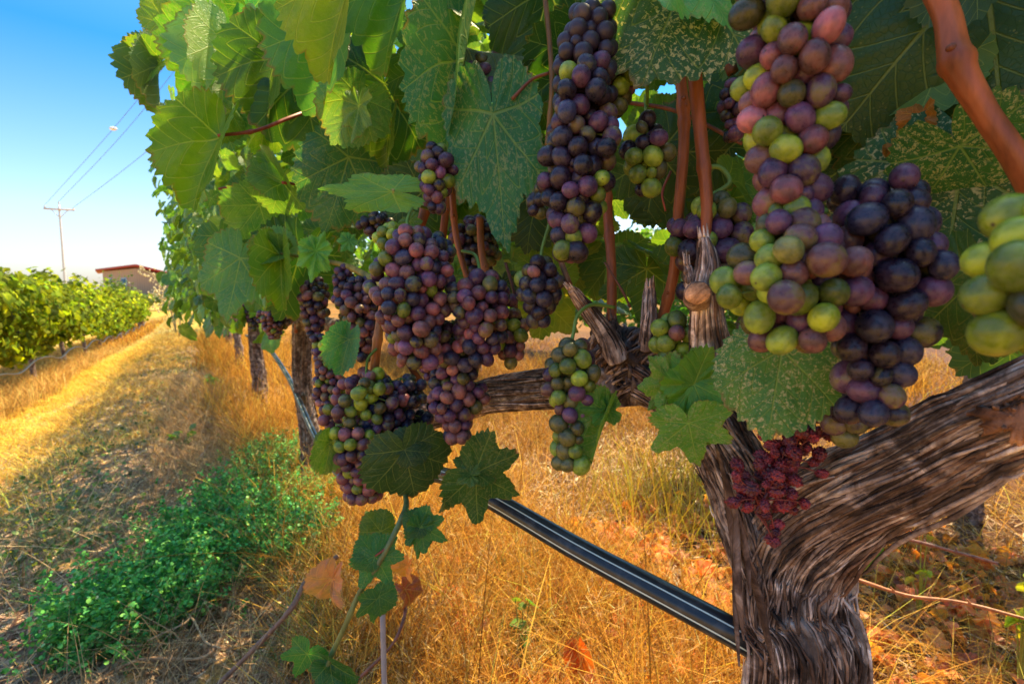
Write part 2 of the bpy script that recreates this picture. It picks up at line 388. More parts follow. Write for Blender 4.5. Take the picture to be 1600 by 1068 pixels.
for q in range(0):
    pass
bmp = sum(a*np.sin(GX*f*math.cos(p)+GY*f*math.sin(p)+p*7) for a, f, p in [(.008, 9, .4), (.006, 17, 1.3), (.004, 31, 2.2), (.003, 55, 2.9), (.003, 71, .9)])
GZ = GZ + bmp*near + rng.normal(0, .0025, GX.shape)*near
nx, ny = len(gx), len(gy); ii = np.arange(nx*ny).reshape(ny, nx)
GF = np.stack([ii[:-1, :-1], ii[:-1, 1:], ii[1:, 1:], ii[1:, :-1]], -1).reshape(-1, 4)
def ground_mat():
    t = NT('soil_and_straw'); g = t.n('ShaderNodeNewGeometry').outputs['Position']
    a = t.noise(g, 2.2, 4); b = t.noise(g, 26, 6, .7, .5); c = t.noise(g, 160, 4, .7)
    soil = t.ramp(b, [(.3, (.07, .038, .026)), (.5, (.20, .115, .075)), (.68, (.38, .23, .165))])
    straw = t.ramp(c, [(.35, (.24, .12, .035)), (.6, (.62, .38, .10))])
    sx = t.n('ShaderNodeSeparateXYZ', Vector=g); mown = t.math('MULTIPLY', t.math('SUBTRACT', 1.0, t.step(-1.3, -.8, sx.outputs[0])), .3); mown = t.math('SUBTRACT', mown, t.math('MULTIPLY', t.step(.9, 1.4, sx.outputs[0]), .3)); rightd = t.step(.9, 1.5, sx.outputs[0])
    base = t.mix(t.step(.38, .6, t.math('ADD', mown, t.math('ADD', a, t.math('MULTIPLY_ADD', b, .4, -.2)))), soil, straw)
    far = t.step(6, 16, sx.outputs[1]); f2 = t.noise(g, .35, 4, .6)
    farc = t.ramp(f2, [(.35, (.26, .22, .035)), (.55, (.50, .30, .05)), (.7, (.62, .44, .14))])
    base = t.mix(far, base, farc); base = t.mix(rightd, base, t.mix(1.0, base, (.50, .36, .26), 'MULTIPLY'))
    return t.out(t.bsdf(base, .85, .15, t.bump(t.math('ADD', b, c), .8, .01)))
M_ground = ground_mat()
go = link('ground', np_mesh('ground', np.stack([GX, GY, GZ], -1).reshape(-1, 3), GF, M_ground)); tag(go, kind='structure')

# ------------------------------------------------------------------ blades, stalks, litter
def blades(pos, h, w_, lean, col_, curve=.5, seg=3, kink=None):
    """pos (n,3) root; h height; lean (n,2) horizontal tip displacement as a share of h"""
    n = len(pos); a = rng.uniform(0, math.pi, n); wx = np.cos(a)*w_*.5; wy = np.sin(a)*w_*.5
    V = np.zeros((n, (seg+1)*2, 3)); C = np.zeros((n, (seg+1)*2, 3))
    for k in range(seg+1):
        u = k/seg; hz = h*(u - .35*curve*u*u*np.hypot(lean[:, 0], lean[:, 1]).clip(0, 1.6)); off = u**(1+curve)
        c = np.stack([pos[:, 0]+lean[:, 0]*h*off, pos[:, 1]+lean[:, 1]*h*off, pos[:, 2]+hz], -1)
        s = 1-.85*u
        V[:, 2*k] = c + np.stack([wx*s, wy*s, 0*wx], -1); V[:, 2*k+1] = c - np.stack([wx*s, wy*s, 0*wx], -1)
        C[:, 2*k] = C[:, 2*k+1] = col_*(.8+.35*u)
    base = np.arange(n)[:, None]*(seg+1)*2
    F = np.stack([np.stack([base[:, 0]+2*k, base[:, 0]+2*k+1, base[:, 0]+2*k+3, base[:, 0]+2*k+2], -1) for k in range(seg)], 1).reshape(-1, 4)
    return V.reshape(-1, 3), F, C.reshape(-1, 3)
class Mass:
    def __init__(s): s.V = []; s.F = []; s.C = []; s.n = 0
    def add(s, V, F, C): s.V.append(V); s.F.append(F+s.n); s.C.append(C); s.n += len(V)
    def build(s, name, mat, smooth_=False):
        return link(name, np_mesh(name, np.vstack(s.V), np.vstack(s.F), mat, tint=np.vstack(s.C), smooth_=smooth_))
def straw_col(n, a=(.78, .40, .055), b=(.28, .115, .025), dead=.15):
    u = rng.random((n, 1)); c = np.array(a)*u + np.array(b)*(1-u); c = c*np.exp(rng.normal(0, .42, (n, 1)))
    g = rng.random(n) < dead; c[g] = c[g]*np.array([.6, .75, .8]); return np.clip(c, .01, .85)
def clumped(n, x0, x1, y0, y1, nc, sig, share=.75, bias=1.0):
    m = int(n*share); cx = rng.uniform(x0, x1, nc); cy = y0+(y1-y0)*rng.random(nc)**bias; k = rng.integers(0, nc, m)
    x = np.concatenate([cx[k]+rng.normal(0, sig, m), rng.uniform(x0, x1, n-m)]); y = np.concatenate([cy[k]+rng.normal(0, sig, m), y0+(y1-y0)*rng.random(n-m)**bias])
    return x, y
def on_ground(x, y): return np.stack([x, y, gz(x, y)-.004], -1)
def keep_off(p, clear=.55):
    return np.hypot(p[:, 0], p[:, 1]) > clear
dry = Mass()
def dry_patch(n, x0, x1, y0, y1, hm, hs, nc, sig, wid=.0022, lean=.55, colr=None, share=.75, bias=1.0, bx=0.0, by=0.0, curve=.6, clear=.6, seg=3):
    x, y = clumped(n, x0, x1, y0, y1, nc, sig, share, bias); p = on_ground(x, y); p = p[keep_off(p, clear)]; n = len(p)
    h = np.clip(rng.normal(hm, hs, n), .02, None); ln = rng.normal(0, lean, (n, 2)) + np.array([bx, by])
    c = colr(n) if colr else straw_col(n)
    wd = wid*np.clip(rng.normal(1, .3, n), .5, 2)*(1+.12*np.hypot(p[:, 0], p[:, 1]))
    dry.add(*blades(p, h, wd, ln, c, curve, seg))
# tall dry grass in the strip under the vines
dry_patch(22000, .18, 1.25, .45, 4.5, .20, .08, 340, .045, lean=.55, wid=.0026)
dry_patch(500, .3, 1.25, .55, 3.0, .36, .08, 90, .08, lean=.35, wid=.0036, seg=5)
dry_patch(9000, .25, 1.3, .5, 2.2, .12, .05, 160, .06, lean=1.0, wid=.0028)
dry_patch(14000, .05, 1.3, 4.0, 14, .26, .09, 220, .09, lean=.5, wid=.003)
# shorter, matted straw to the right of the row
dry_patch(20000, 1.1, 3.6, .0, 4.5, .11, .05, 300, .07, lean=1.1)
dry_patch(11000, 1.1, 6.5, 3.0, 14, .16, .07, 200, .12, lean=.8, wid=.004)
# the shaded side of the path: sparse tan stalks
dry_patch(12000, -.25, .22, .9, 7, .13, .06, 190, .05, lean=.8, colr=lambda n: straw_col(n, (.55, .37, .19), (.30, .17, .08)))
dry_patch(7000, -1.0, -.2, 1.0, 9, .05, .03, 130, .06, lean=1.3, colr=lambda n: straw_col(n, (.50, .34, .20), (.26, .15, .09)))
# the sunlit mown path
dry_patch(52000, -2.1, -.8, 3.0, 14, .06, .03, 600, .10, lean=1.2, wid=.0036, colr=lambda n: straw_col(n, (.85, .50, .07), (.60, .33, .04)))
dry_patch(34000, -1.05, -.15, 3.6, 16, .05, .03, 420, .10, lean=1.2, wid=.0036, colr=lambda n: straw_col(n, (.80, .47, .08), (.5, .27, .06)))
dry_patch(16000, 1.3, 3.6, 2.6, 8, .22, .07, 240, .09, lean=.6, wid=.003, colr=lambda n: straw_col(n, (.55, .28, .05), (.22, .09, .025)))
dry_patch(16000, 3.5, 9, -1, 6, .2, .07, 260, .12, lean=.6, wid=.004, seg=2)
dry_patch(24000, -3.0, -.2, 12, 40, .07, .03, 260, .3, lean=1.0, wid=.006, colr=lambda n: straw_col(n, (.70, .52, .20), (.45, .30, .08)), seg=2)
# knee high dry grass below the left row
dry_patch(22000, -3.1, -1.7, 6.5, 18, .20, .07, 300, .08, lean=.5, wid=.004, colr=lambda n: straw_col(n, (.68, .42, .12), (.42, .22, .06)))
dry_patch(12000, -3.0, -1.7, 17, 34, .25, .08, 120, .15, lean=.5, wid=.008, seg=2)
dry_patch(900, -.75, .25, 1.1, 3.0, .20, .06, 120, .06, lean=.9, wid=.0026, seg=5, colr=lambda n: straw_col(n, (.55, .38, .2), (.3, .17, .08)))
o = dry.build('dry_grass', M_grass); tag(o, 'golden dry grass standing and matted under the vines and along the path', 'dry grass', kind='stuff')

# feathery seed heads floating over the strip of dry grass
seed = Mass(); n = 1500; x, y = clumped(n, .3, 1.1, .6, 3.2, 70, .07, .8); p = on_ground(x, y); hh = rng.uniform(.16, .34, n)
lean_ = rng.normal(0, .5, (n, 2)); tipp = np.stack([p[:, 0]+lean_[:, 0]*hh, p[:, 1]+lean_[:, 1]*hh, p[:, 2]+hh*.85], -1)
for k in range(7):
    q = tipp + rng.normal(0, .009, tipp.shape); q[:, 2] -= rng.uniform(0, .05, n)
    seed.add(*blades(q, rng.uniform(.008, .02, n), np.full(n, .0022), rng.normal(0, 1.0, (n, 2)), straw_col(n, (.66, .42, .16), (.45, .24, .08)), .3, 1))
o = seed.build('grass_seed_heads', M_grass); tag(o, 'fine feathery seed heads over the dry grass', 'seed heads', kind='stuff')

# flat straw litter
lit = Mass()
def litter(n, x0, x1, y0, y1, ln=(.03, .16), wd=.0022, colr=None, bias=1.0, zr=.012):
    x = rng.uniform(x0, x1, n); y = y0+(y1-y0)*rng.random(n)**bias; a = rng.normal(math.radians(75), .75, n); L = rng.uniform(*ln, n)*.5
    dx, dy = np.cos(a)*L, np.sin(a)*L; bow = rng.normal(0, .18, n)
    z = rng.uniform(.004, zr, n); w2 = wd*rng.uniform(.5, 1.4, n)
    px_, py_ = -np.sin(a), np.cos(a); V = np.zeros((n, 6, 3))
    for k, u in enumerate((-1, 0, 1)):
        cx = x+dx*u+px_*bow*L*(1-u*u); cy = y+dy*u+py_*bow*L*(1-u*u); cz = gz(cx, cy)+z+rng.normal(0, .003, n)*abs(u)+.004
        for j, sgn in enumerate((-1, 1)): V[:, 2*k+j] = np.stack([cx+px_*w2*sgn, cy+py_*w2*sgn, cz+sgn*.0006], -1)
    b = np.arange(n)*6; F = np.stack([np.stack([b, b+1, b+3, b+2], -1), np.stack([b+2, b+3, b+5, b+4], -1)], 1).reshape(-1, 4)
    c = colr(n) if colr else straw_col(n, (.55, .40, .24), (.25, .13, .07)); lit.add(V.reshape(-1, 3), F, np.repeat(c, 6, 0))
litter(22000, -1.3, .4, .7, 5, bias=1.3)
litter(9000, -1.3, .4, 4, 12, (.05, .2), .004)
litter(16000, .3, 3.2, .0, 4.5)
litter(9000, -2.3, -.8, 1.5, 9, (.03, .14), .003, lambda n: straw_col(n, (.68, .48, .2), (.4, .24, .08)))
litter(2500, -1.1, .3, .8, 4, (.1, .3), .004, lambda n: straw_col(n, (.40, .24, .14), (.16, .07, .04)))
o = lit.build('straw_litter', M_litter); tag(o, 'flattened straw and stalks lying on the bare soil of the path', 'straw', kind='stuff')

# fallen leaves, red brown, in the right hand strip
nf = 1700; x = rng.uniform(.55, 2.6, nf); y = rng.uniform(-.1, 1.7, nf)
pos = np.stack([x, y, gz(x, y)+rng.uniform(.01, .05, nf)], -1); nr = rng.normal(0, .45, (nf, 3)); nr[:, 2] += .8
u = rng.random((nf, 1)); tn = np.array([.34, .07, .025])*u + np.array([.56, .24, .07])*(1-u); tn *= np.exp(rng.normal(0, .3, (nf, 1)))
o = scatter_leaves('fallen_leaves', [leaf_template(60+i, 40, 3, .72, cup=.7, wave=.3, fold=.5, curl=.8, young=1) for i in range(3)], pos, nr, rng.normal(0, 1, (nf, 3)), rng.uniform(.02, .05, nf), tn, M_foliage, None)
tag(o, 'curled red brown leaves fallen on the ground behind the thick trunk', 'fallen leaves', kind='stuff')

# ------------------------------------------------------------------ green ground plants
wm = Mass()
def leaflets(p, size, tint_, up=.6):
    n = len(p); nrm = rng.normal(0, .6, (n, 3)); nrm[:, 2] += up; tip = rng.normal(0, 1, (n, 3)); Rm = rot_from(nrm, tip)
    T = np.array([(0, 0, 0), (.38, .35, .05), (.40, .75, .03), (0, 1.05, -.04), (-.40, .75, .03), (-.38, .35, .05)]); T = T*1.0
    V = np.einsum('nij,vj->nvi', Rm*size[:, None, None], T) + p[:, None, :]
    b = np.arange(n)[:, None]*6; F = np.stack([b[:, 0]+0, b[:, 0]+1, b[:, 0]+2, b[:, 0]+3], -1); F2 = np.stack([b[:, 0]+0, b[:, 0]+3, b[:, 0]+4, b[:, 0]+5], -1)
    return V.reshape(-1, 3), np.vstack([F, F2]), np.repeat(tint_, 6, 0)
def patch_px(n, pxs, r, h):
    """plants rooted round points seen at these picture positions on the ground"""
    P = np.array([list(gpt(a, b, 0.05))[:2] for a, b in pxs]); k = rng.integers(0, len(P), n)
    x = P[k, 0]+rng.normal(0, r, n); y = P[k, 1]+rng.normal(0, r, n); return x, y
ALF = [(130, 1010), (190, 985), (250, 960), (120, 960), (170, 935), (230, 925), (290, 905), (350, 900), (250, 890), (310, 870), (380, 860), (430, 850), (230, 860), (280, 840), (340, 815), (400, 810), (440, 790), (390, 770), (430, 750), (330, 850), (300, 800), (410, 880), (90, 1010)]
ALF = [(a_+45, b_-12) for a_, b_ in ALF] + [(450, 720), (420, 720), (480, 750), (400, 745)]
x, y = patch_px(2500, ALF, .055, 0); hh = rng.uniform(.06, .21, len(x)); ln = rng.normal(0, .35, (len(x), 2))
gcol = lambda n, a=(.045, .29, .075), b=(.17, .46, .07): np.clip((np.array(a)*(u := rng.random((n, 1))) + np.array(b)*(1-u))*np.exp(rng.normal(0, .42, (n, 1))), .005, .6)
wm.add(*blades(on_ground(x, y), hh, np.full(len(x), .0022), ln, gcol(len(x), (.07, .15, .04), (.12, .2, .05)), .4, 3))
for k in range(10):
    f = rng.uniform(.3, 1.03, len(x)); q = on_ground(x, y); q[:, 0] += ln[:, 0]*hh*f**1.4; q[:, 1] += ln[:, 1]*hh*f**1.4; q[:, 2] += hh*f
    for j in range(3): wm.add(*leaflets(q+rng.normal(0, .004, q.shape), rng.uniform(.008, .015, len(x)), gcol(len(x))))
o = wm.build('clover', M_weed); tag(o, 'dense green clover like ground cover spreading beside the path', 'ground cover', kind='stuff')
wm = Mass()
WG = [(40, 740), (80, 720), (120, 700), (60, 790), (150, 740), (200, 680), (240, 650), (270, 620), (300, 600), (330, 570), (290, 560), (350, 600), (20, 850), (70, 850), (130, 830), (310, 530), (270, 580), (60, 900), (380, 690), (400, 650), (440, 690), (350, 720), (20, 800), (110, 780), (180, 800)]
x, y = patch_px(5200, WG, .13, 0); n = len(x)
wm.add(*blades(on_ground(x, y), rng.uniform(.03, .13, n), np.full(n, .0035), rng.normal(0, .8, (n, 2)), gcol(n, (.10, .17, .045), (.22, .24, .07)), .7, 3))
x, y = patch_px(1500, WG, .15, 0); q = on_ground(x, y); q[:, 2] += rng.uniform(.01, .07, len(x)); wm.add(*leaflets(q, rng.uniform(.012, .03, len(x)), gcol(len(x), (.06, .15, .04), (.12, .2, .05))))
# green grass in the strip under the vines and yellow green weeds behind
x, y = patch_px(1600, [(430, 790), (460, 830), (490, 860), (470, 900), (500, 940), (480, 1000), (520, 1020), (820, 980), (800, 900)], .05, 0); n = len(x)
wm.add(*blades(on_ground(x, y), rng.uniform(.06, .2, n), np.full(n, .003), rng.normal(0, .6, (n, 2)), gcol(n, (.10, .20, .05), (.2, .26, .07)), .7, 3))
x, y = patch_px(520, [(1000, 780), (1050, 790), (1030, 740), (960, 770), (1080, 750), (1060, 830)], .14, 0); n = len(x); hh = rng.uniform(.1, .42, n)
wm.add(*blades(on_ground(x, y), hh, np.full(n, .005), rng.normal(0, .35, (n, 2)), gcol(n, (.52, .40, .03), (.55, .33, .04)), .5, 3))
x, y = patch_px(2200, [(30, 660), (120, 620), (60, 640), (180, 570), (230, 520), (200, 560), (90, 690)], .2, 0); n = len(x)
wm.add(*blades(on_ground(x, y), rng.uniform(.02, .07, n), np.full(n, .004), rng.normal(0, .8, (n, 2)), gcol(n, (.25, .28, .04), (.42, .36, .06)), .5, 2))
o = wm.build('weeds', M_weed); tag(o, 'low green weeds and grass tufts growing through the straw', 'weeds', kind='stuff')
yf = Mass(); x, y = patch_px(55, [(60, 800), (90, 850), (40, 830), (130, 810), (20, 880), (240, 640), (100, 780)], .1, 0); q = on_ground(x, y); q[:, 2] += rng.uniform(.06, .1, len(x))
for k in range(3): yf.add(*leaflets(q, np.full(len(x), .009), np.tile((.8, .62, .02), (len(x), 1))))
o = yf.build('yellow_flowers', M_weed); tag(o, 'tiny yellow flowers scattered through the weeds by the path', 'flowers', kind='stuff')

# ------------------------------------------------------------------ wood
def bark_disp(seed, amp=.16, fr=2.2, twist=3.0, big=.16):
    def f(L, th, r):
        out = np.zeros(len(th)); t0 = th + twist*L + .35*math.sin(L*9+seed)
        for i, a in enumerate(t0):
            c, s_ = math.cos(a), math.sin(a)
            v = big*mn.noise((c*1.1+seed, s_*1.1, L*5))
            n1 = mn.noise((c*fr+seed, s_*fr, L*4.5+3)); v += amp*(1-2.4*abs(n1))
            n2 = mn.noise((c*fr*2.7+seed, s_*fr*2.7, L*9)); v += amp*.55*(1-2.6*abs(n2))
            n3 = mn.noise((c*fr*6.5, s_*fr*6.5+seed, L*22)); v += amp*.30*(1-2.6*abs(n3))
            out[i] = v - amp*.7
        return out
    return f
def bark_strips(G, P, rad, count, seed, wd=(.0010, .0028), lift=(1.0, 1.12), length=(.12, .4), twist=1.2, seg=5):
    r = random.Random(seed); Q = spline(P, 160); T, N, B = frames(Q); rr = interp(rad, 160)
    for _ in range(count):
        l = r.uniform(*length); u0 = r.uniform(-.05, 1-l*.7); u1 = min(1, u0+l); u0 = max(0, u0); th = r.uniform(0, 2*math.pi); lf = r.uniform(*lift)
        pts = []; m = 9; ph = r.uniform(0, 6); tw = twist*r.uniform(.4, 1.5); peel = r.random() < .18
        for k in range(m):
            u = u0+(u1-u0)*k/(m-1); i = min(159, int(u*159)); a = th + tw*(u-u0) + .06*math.sin(ph+u*18)
            e = lf + .03*math.sin(ph*2+u*40) - .10*(1 if k in (0, m-1) else 0) + (peel and k > m-3)*.12*(k-m+3)
            pts.append(Q[i] + (N[i]*math.cos(a)+B[i]*math.sin(a))*rr[i]*e)
        w_ = r.uniform(*wd); c = r.choice([(.35, .30, .28), (1.15, 1.05, 1.0), (2.0, 1.9, 1.85), (.9, .65, .5), (.55, .48, .45), (1.4, 1.15, .95), (1.6, 1.5, 1.45)])
        G.add(*tube(pts, [w_*.3, w_, w_*1.1, w_, w_*.3], 5, 22, flat=.75), c)
def ox(px, py, a):
    r = ray(px, py); return CAM + r*(a/r.x)
CANE = (.30, .085, .028); CANE_D = (.16, .055, .03); OLIVE = (.20, .20, .035); GREEN = (.13, .25, .04); RED = (.26, .055, .03); GREY = (.34, .28, .24)
def cane(parent, P, wpx, color=CANE, name='cane', nodes=(), mat=None, seg=20):
    """P: list of (px, py, depth); wpx: widths in photo pixels at the first and last points (turned into real radii)"""
    W = [pt(*p) for p in P]; ww = interp(wpx, len(P)); rad = [w_/2*p[2]/FPX for w_, p in zip(ww, P)]
    G = Geo(); Lt = sum((W[i+1]-W[i]).length for i in range(len(W)-1)); n = max(14, int(Lt/.004)); n = min(n, 130)
    nod = [random.uniform(.1, .9) for _ in range(max(1, int(Lt/.07)))] if nodes == () else list(nodes)
    def disp(L, th, r):
        u = L/max(Lt, 1e-6); k = sum(.22*math.exp(-((u-q)*Lt/.0045)**2) for q in nod)
        return k + .03*np.sin(th*5+L*22) + .05*np.sin(th*3+L*9) + .04*np.sin(th*6+1)
    G.add(*tube(W, rad, seg, n, disp), color)
    Q = spline(W, 60)
    for q in nod:      # bud scars
        c = Q[int(q*59)]; r0 = rad[0]; d = Vector((random.uniform(-1, .2), random.uniform(-1, .3), random.uniform(-.2, .6))).normalized()
        if wpx[0] if hasattr(wpx, '__len__') else wpx:
            G.add(*tube([c+d*r0*.6, c+d*r0*1.2, c+d*r0*1.45+Vector((0, 0, r0*.2))], [r0*.5, r0*.36, r0*.1], 8, 8), tuple(v*.8 for v in color))
    return G.build(name, mat or M_cane, parent)

# ------------------------------------------------------------------ the near vine
XR = .44
vineA = tag(empty('grapevine', (XR, .27, g1(XR, .27))), 'thick old grapevine in the right foreground with a forked shaggy trunk', 'grapevine', 'vines of the near row')
G = Geo()
base = Vector((XR+.01, .262, g1(XR, .27)-.06))
P1 = [base, Vector((XR+.005, .262, .25)), ox(1254, 1060, XR), ox(1238, 960, XR), ox(1240, 880, XR+.005), ox(1272, 818, XR), ox(1345, 768, XR-.005), ox(1440, 722, XR-.01), ox(1530, 672, XR-.015), ox(1620, 630, XR-.02), ox(1760, 560, XR-.02)]
r1 = [.055, .042, .0385, .039, .039, .037, .032, .028, .0240, .0215, .020]
G.add(*tube(P1, r1, 240, 480, bark_disp(3.1, .16, 3.6, .9, .16)), (1, 1, 1))
bark_strips(G, P1, r1, 900, 5, wd=(.0006, .0021), length=(.10, .42), twist=.5)
bark_strips(G, P1[:5], r1[:5], 380, 25, wd=(.0006, .0022), length=(.25, .7), lift=(1.0, 1.10), twist=.25)
bark_strips(G, P1, r1, 70, 15, wd=(.0008, .0020), length=(.15, .35), lift=(1.08, 1.3), twist=.6)
P2 = [ox(1215, 930, XR), ox(1188, 840, XR-.01), ox(1160, 760, XR-.01), ox(1128, 695, XR-.01), ox(1095, 645, XR-.01), ox(1045, 610, XR-.01)]
r2 = [.028, .029, .029, .027, .026, .024]
G.add(*tube(P2, r2, 150, 200, bark_disp(8.2, .14, 3.4, -1.0, .16)), (.95, .95, .95)); bark_strips(G, P2, r2, 420, 6, wd=(.0006, .002), length=(.2, .6), twist=-.5)
# long hanging strips of peeled bark on the left of the trunk
for a in ([(1128, 720, .42), (1140, 800, .415), (1150, 880, .41), (1150, 960, .405), (1155, 1040, .40)], [(1135, 740, .42), (1158, 850, .41), (1185, 930, .41), (1200, 1000, .41), (1215, 1060, .41)], [(1120, 700, .42), (1146, 790, .41), (1165, 860, .405), (1172, 930, .40)], [(1150, 780, .41), (1152, 900, .40), (1162, 1000, .40)]):
    G.add(*tube([pt(*p) for p in a], [.0016, .0035, .004, .003, .001], 6, 40, flat=.35), (.75, .6, .52))
G.build('trunk', M_bark, vineA)
# cut stub where the right arm leaves the frame
G = Geo(); c = ox(1592, 655, XR-.045); n_ = (CAM-c).normalized()
def wobble(k): return lambda L, th, r: .22*np.sin(th*3+k)+.12*np.sin(th*7+k*2)+.06*np.sin(th*17)
G.add(*tube([c-n_*.03, c-n_*.006, c, c+n_*.002], [.018, .015, .011, .003], 60, 40, lambda L, th, r: .3*np.sin(th*3+1)+.2*np.sin(th*8+L*90)+.14*np.sin(th*19)), (1.5, .95, .65))
for k in range(9):
    a = random.uniform(0, 6.28); d = (Rv*math.cos(a)+Uv*math.sin(a))*random.uniform(.004, .017); G.add(*tube([c-n_*.01+d, c+n_*random.uniform(0, .008)+d*1.1], [.002, .0006], 5, 6), (1.6, 1.1, .8))
G.build('pruning_stub', M_bark, vineA)
# left cordon with its knobs
G = Geo()
P3 = [ox(1100, 650, XR-.01), ox(1040, 600, XR-.02), ox(985, 578, XR-.02), ox(930, 595, XR-.02), ox(860, 606, XR-.02), ox(780, 614, XR-.02), ox(720, 632, XR-.02), ox(660, 645, XR-.02), ox(600, 630, XR-.01), ox(560, 610, XR)]
r3 = [.026, .026, .030, .024, .0235, .024, .024, .028, .020, .012]
G.add(*tube(P3, r3, 130, 360, bark_disp(11.2, .22, 2.0, 2.4, .22)), (.95, .93, .9)); bark_strips(G, P3, r3, 520, 9, wd=(.0008, .0024), length=(.08, .28), lift=(1.0, 1.25))
for (kx, ky, kr) in [(978, 560, .034), (1010, 548, .024), (955, 540, .024), (665, 640, .028), (700, 610, .022), (985, 590, .03)]:
    c = ox(kx, ky, XR-.03); G.add(*tube([c+Vector((0, -.2, -1))*kr, c, c+Vector((0, .2, 1))*kr], [kr*.5, kr*.95, kr*.9, kr*.3], 80, 60, bark_disp(kx*.01, .42, 2.8, 5, .5)), (.75, .72, .74))
    bark_strips(G, [c+Vector((0, -.2, -1))*kr, c, c+Vector((0, .2, 1))*kr], [kr*.6, kr*.95, kr*.7], 60, kx, wd=(.0006, .002), length=(.2, .6), lift=(.95, 1.2), twist=4)
G.build('cordon', M_bark, vineA)
# weathered spurs
def spur(P, wpx, tint_, parent=vineA, face=None):
    G = Geo(); W = [pt(*p) for p in P]; ww = interp(wpx, len(P)); rad = [w_/2*p[2]/FPX for w_, p in zip(ww, P)]
    G.add(*tube(W, rad, 48, 70, bark_disp(P[0][0]*.013, .16, 2.2, 1.0, .14)), tint_)
    bark_strips(G, W, rad, 90, P[0][0], wd=(.0005, .0016), length=(.2, .7), lift=(.98, 1.2), twist=.5)
    for k in range(7): # splintered tip
        a = k*.9; d = (Rv*math.cos(a)+Fv*math.sin(a))*rad[-1]*.8; G.add(*tube([W[-1]+d, W[-1]+d*1.15+(W[-1]-W[-2]).normalized()*random.uniform(.004, .014)], [rad[-1]*.35, rad[-1]*.08], 5, 6), tint_)
    return G.build('spur', M_bark, parent)
PALE = (3.3, 3.1, 2.8)
spur([(1118, 600, .43), (1108, 530, .42), (1102, 460, .41), (1106, 415, .41), (1100, 372, .41)], [74, 50, 36, 30, 16], PALE)
spur([(965, 560, .53), (945, 520, .52), (915, 480, .51), (893, 452, .50)], [34, 26, 20, 13], (2.6, 2.5, 2.4))
spur([(1012, 545, .53), (1014, 500, .52), (1015, 450, .52)], [28, 20, 15], (2.8, 2.3, 1.9))
spur([(958, 540, .55), (955, 500, .55)], [26, 17], (1.3, 1.1, .95))
spur([(1078, 450, .42), (1074, 415, .42)], [13, 10], PALE)
G = Geo(); c = pt(1090, 458, .385); n_ = (CAM-c).normalized()
wf = lambda L, th, r: .07*np.sin(th*2+.6)+.03*np.sin(th*5)+.015*np.sin(th*17)
G.add(*tube([c-n_*.020+Vector((0, 0, -.006)), c-n_*.008, c-n_*.0006], [.0098, .0094, .0092], 60, 16, wf), (1.1, .85, .7)); G.add(*tube([c-n_*.0008, c], [.0086, .0084], 60, 5, wf), (2.6, 1.75, 1.05))
G.build('pruning_cut', M_bark, vineA)

# ------------------------------------------------------------------ canes (photo px, photo px, metres along the view)
canesA = [
 ([(716, -30, .66), (705, 70, .66), (693, 125, .655), (700, 200, .66), (706, 290, .66), (713, 370, .66), (733, 445, .66)], [13, 9], CANE),
 ([(775, 85, .72), (758, 125, .72), (735, 170, .72), (690, 260, .74)], [15, 13], CANE_D),
 ([(850, -20, .60), (858, 60, .60), (862, 130, .60), (858, 190, .60), (854, 228, .60)], [8, 7], (.22, .11, .03)),
 ([(1055, 60, .50), (1066, 150, .50), (1068, 220, .50), (1060, 330, .51), (1052, 430, .52), (1028, 520, .54)], [17, 16], (.34, .10, .035)),
 ([(1078, 40, .46), (1085, 120, .46), (1096, 230, .46), (1104, 320, .46), (1100, 385, .46)], [24, 16], CANE),
 ([(1440, -60, .30), (1478, 20, .295), (1495, 95, .29), (1540, 175, .285), (1590, 250, .28), (1660, 380, .28)], [38, 35, 42, 34, 36, 38], (.36, .095, .028)),
 ([(1197, 300, .47), (1197, 380, .47), (1192, 440, .48), (1150, 560, .49)], [15, 14], CANE),
 ([(948, 280, .56), (950, 340, .56), (955, 420, .55), (955, 510, .55)], [14, 15], CANE),
 ([(868, 360, .56), (874, 400, .56), (890, 445, .52)], [8, 9], CANE),
 ([(685, 260, .70), (664, 330, .70), (648, 375, .70), (640, 400, .70)], [15, 15], CANE),
 ([(700, 290, .72), (694, 350, .72), (688, 400, .72)], [12, 11], (.30, .09, .03)),
 ([(750, 340, .70), (752, 390, .70), (760, 430, .70)], [11, 11], (.30, .10, .035)),
 ([(612, 440, .72), (598, 480, .72), (588, 545, .70), (580, 620, .70)], [11, 12, 14, 13], (.50, .16, .035)),
 ([(1110, 45, .52), (1130, 75, .52), (1145, 115, .52)], [18, 17], CANE_D),
 ([(620, 540, .68), (640, 570, .70), (660, 600, .74)], [9, 11], CANE_D),
 ([(700, 395, .74), (702, 430, .74)], [8, 8], CANE_D),
 ([(808, 560, .6), (805, 470, .6), (790, 410, .6)], [6, 5], CANE_D),
 ([(985, 480, .53), (970, 450, .53), (945, 410, .54)], [4, 3], CANE_D),
 ([(1040, 330, .49), (1035, 300, .49), (1048, 268, .50)], [3, 4], RED),
]
for P, w_, c_ in canesA: cane(vineA, P, w_, c_, nodes=(.36,) if len(w_) == 6 else ())
cane(vineA, [(715, 242, .65), (680, 265, .63), (645, 290, .61), (612, 300, .60)], [8, 9], OLIVE, 'petiole', nodes=(.95,))
cane(vineA, [(340, 212, .84), (400, 204, .86), (450, 185, .9), (486, 172, .95)], [5, 6], RED, 'petiole', nodes=())
cane(vineA, [(342, 295, 1.0), (370, 292, 1.0), (400, 290, 1.0)], [4, 4], RED, 'petiole', nodes=())
cane(vineA, [(441, 285, .93), (460, 287, .95), (478, 286, 1.0)], [5, 5], RED, 'petiole', nodes=())
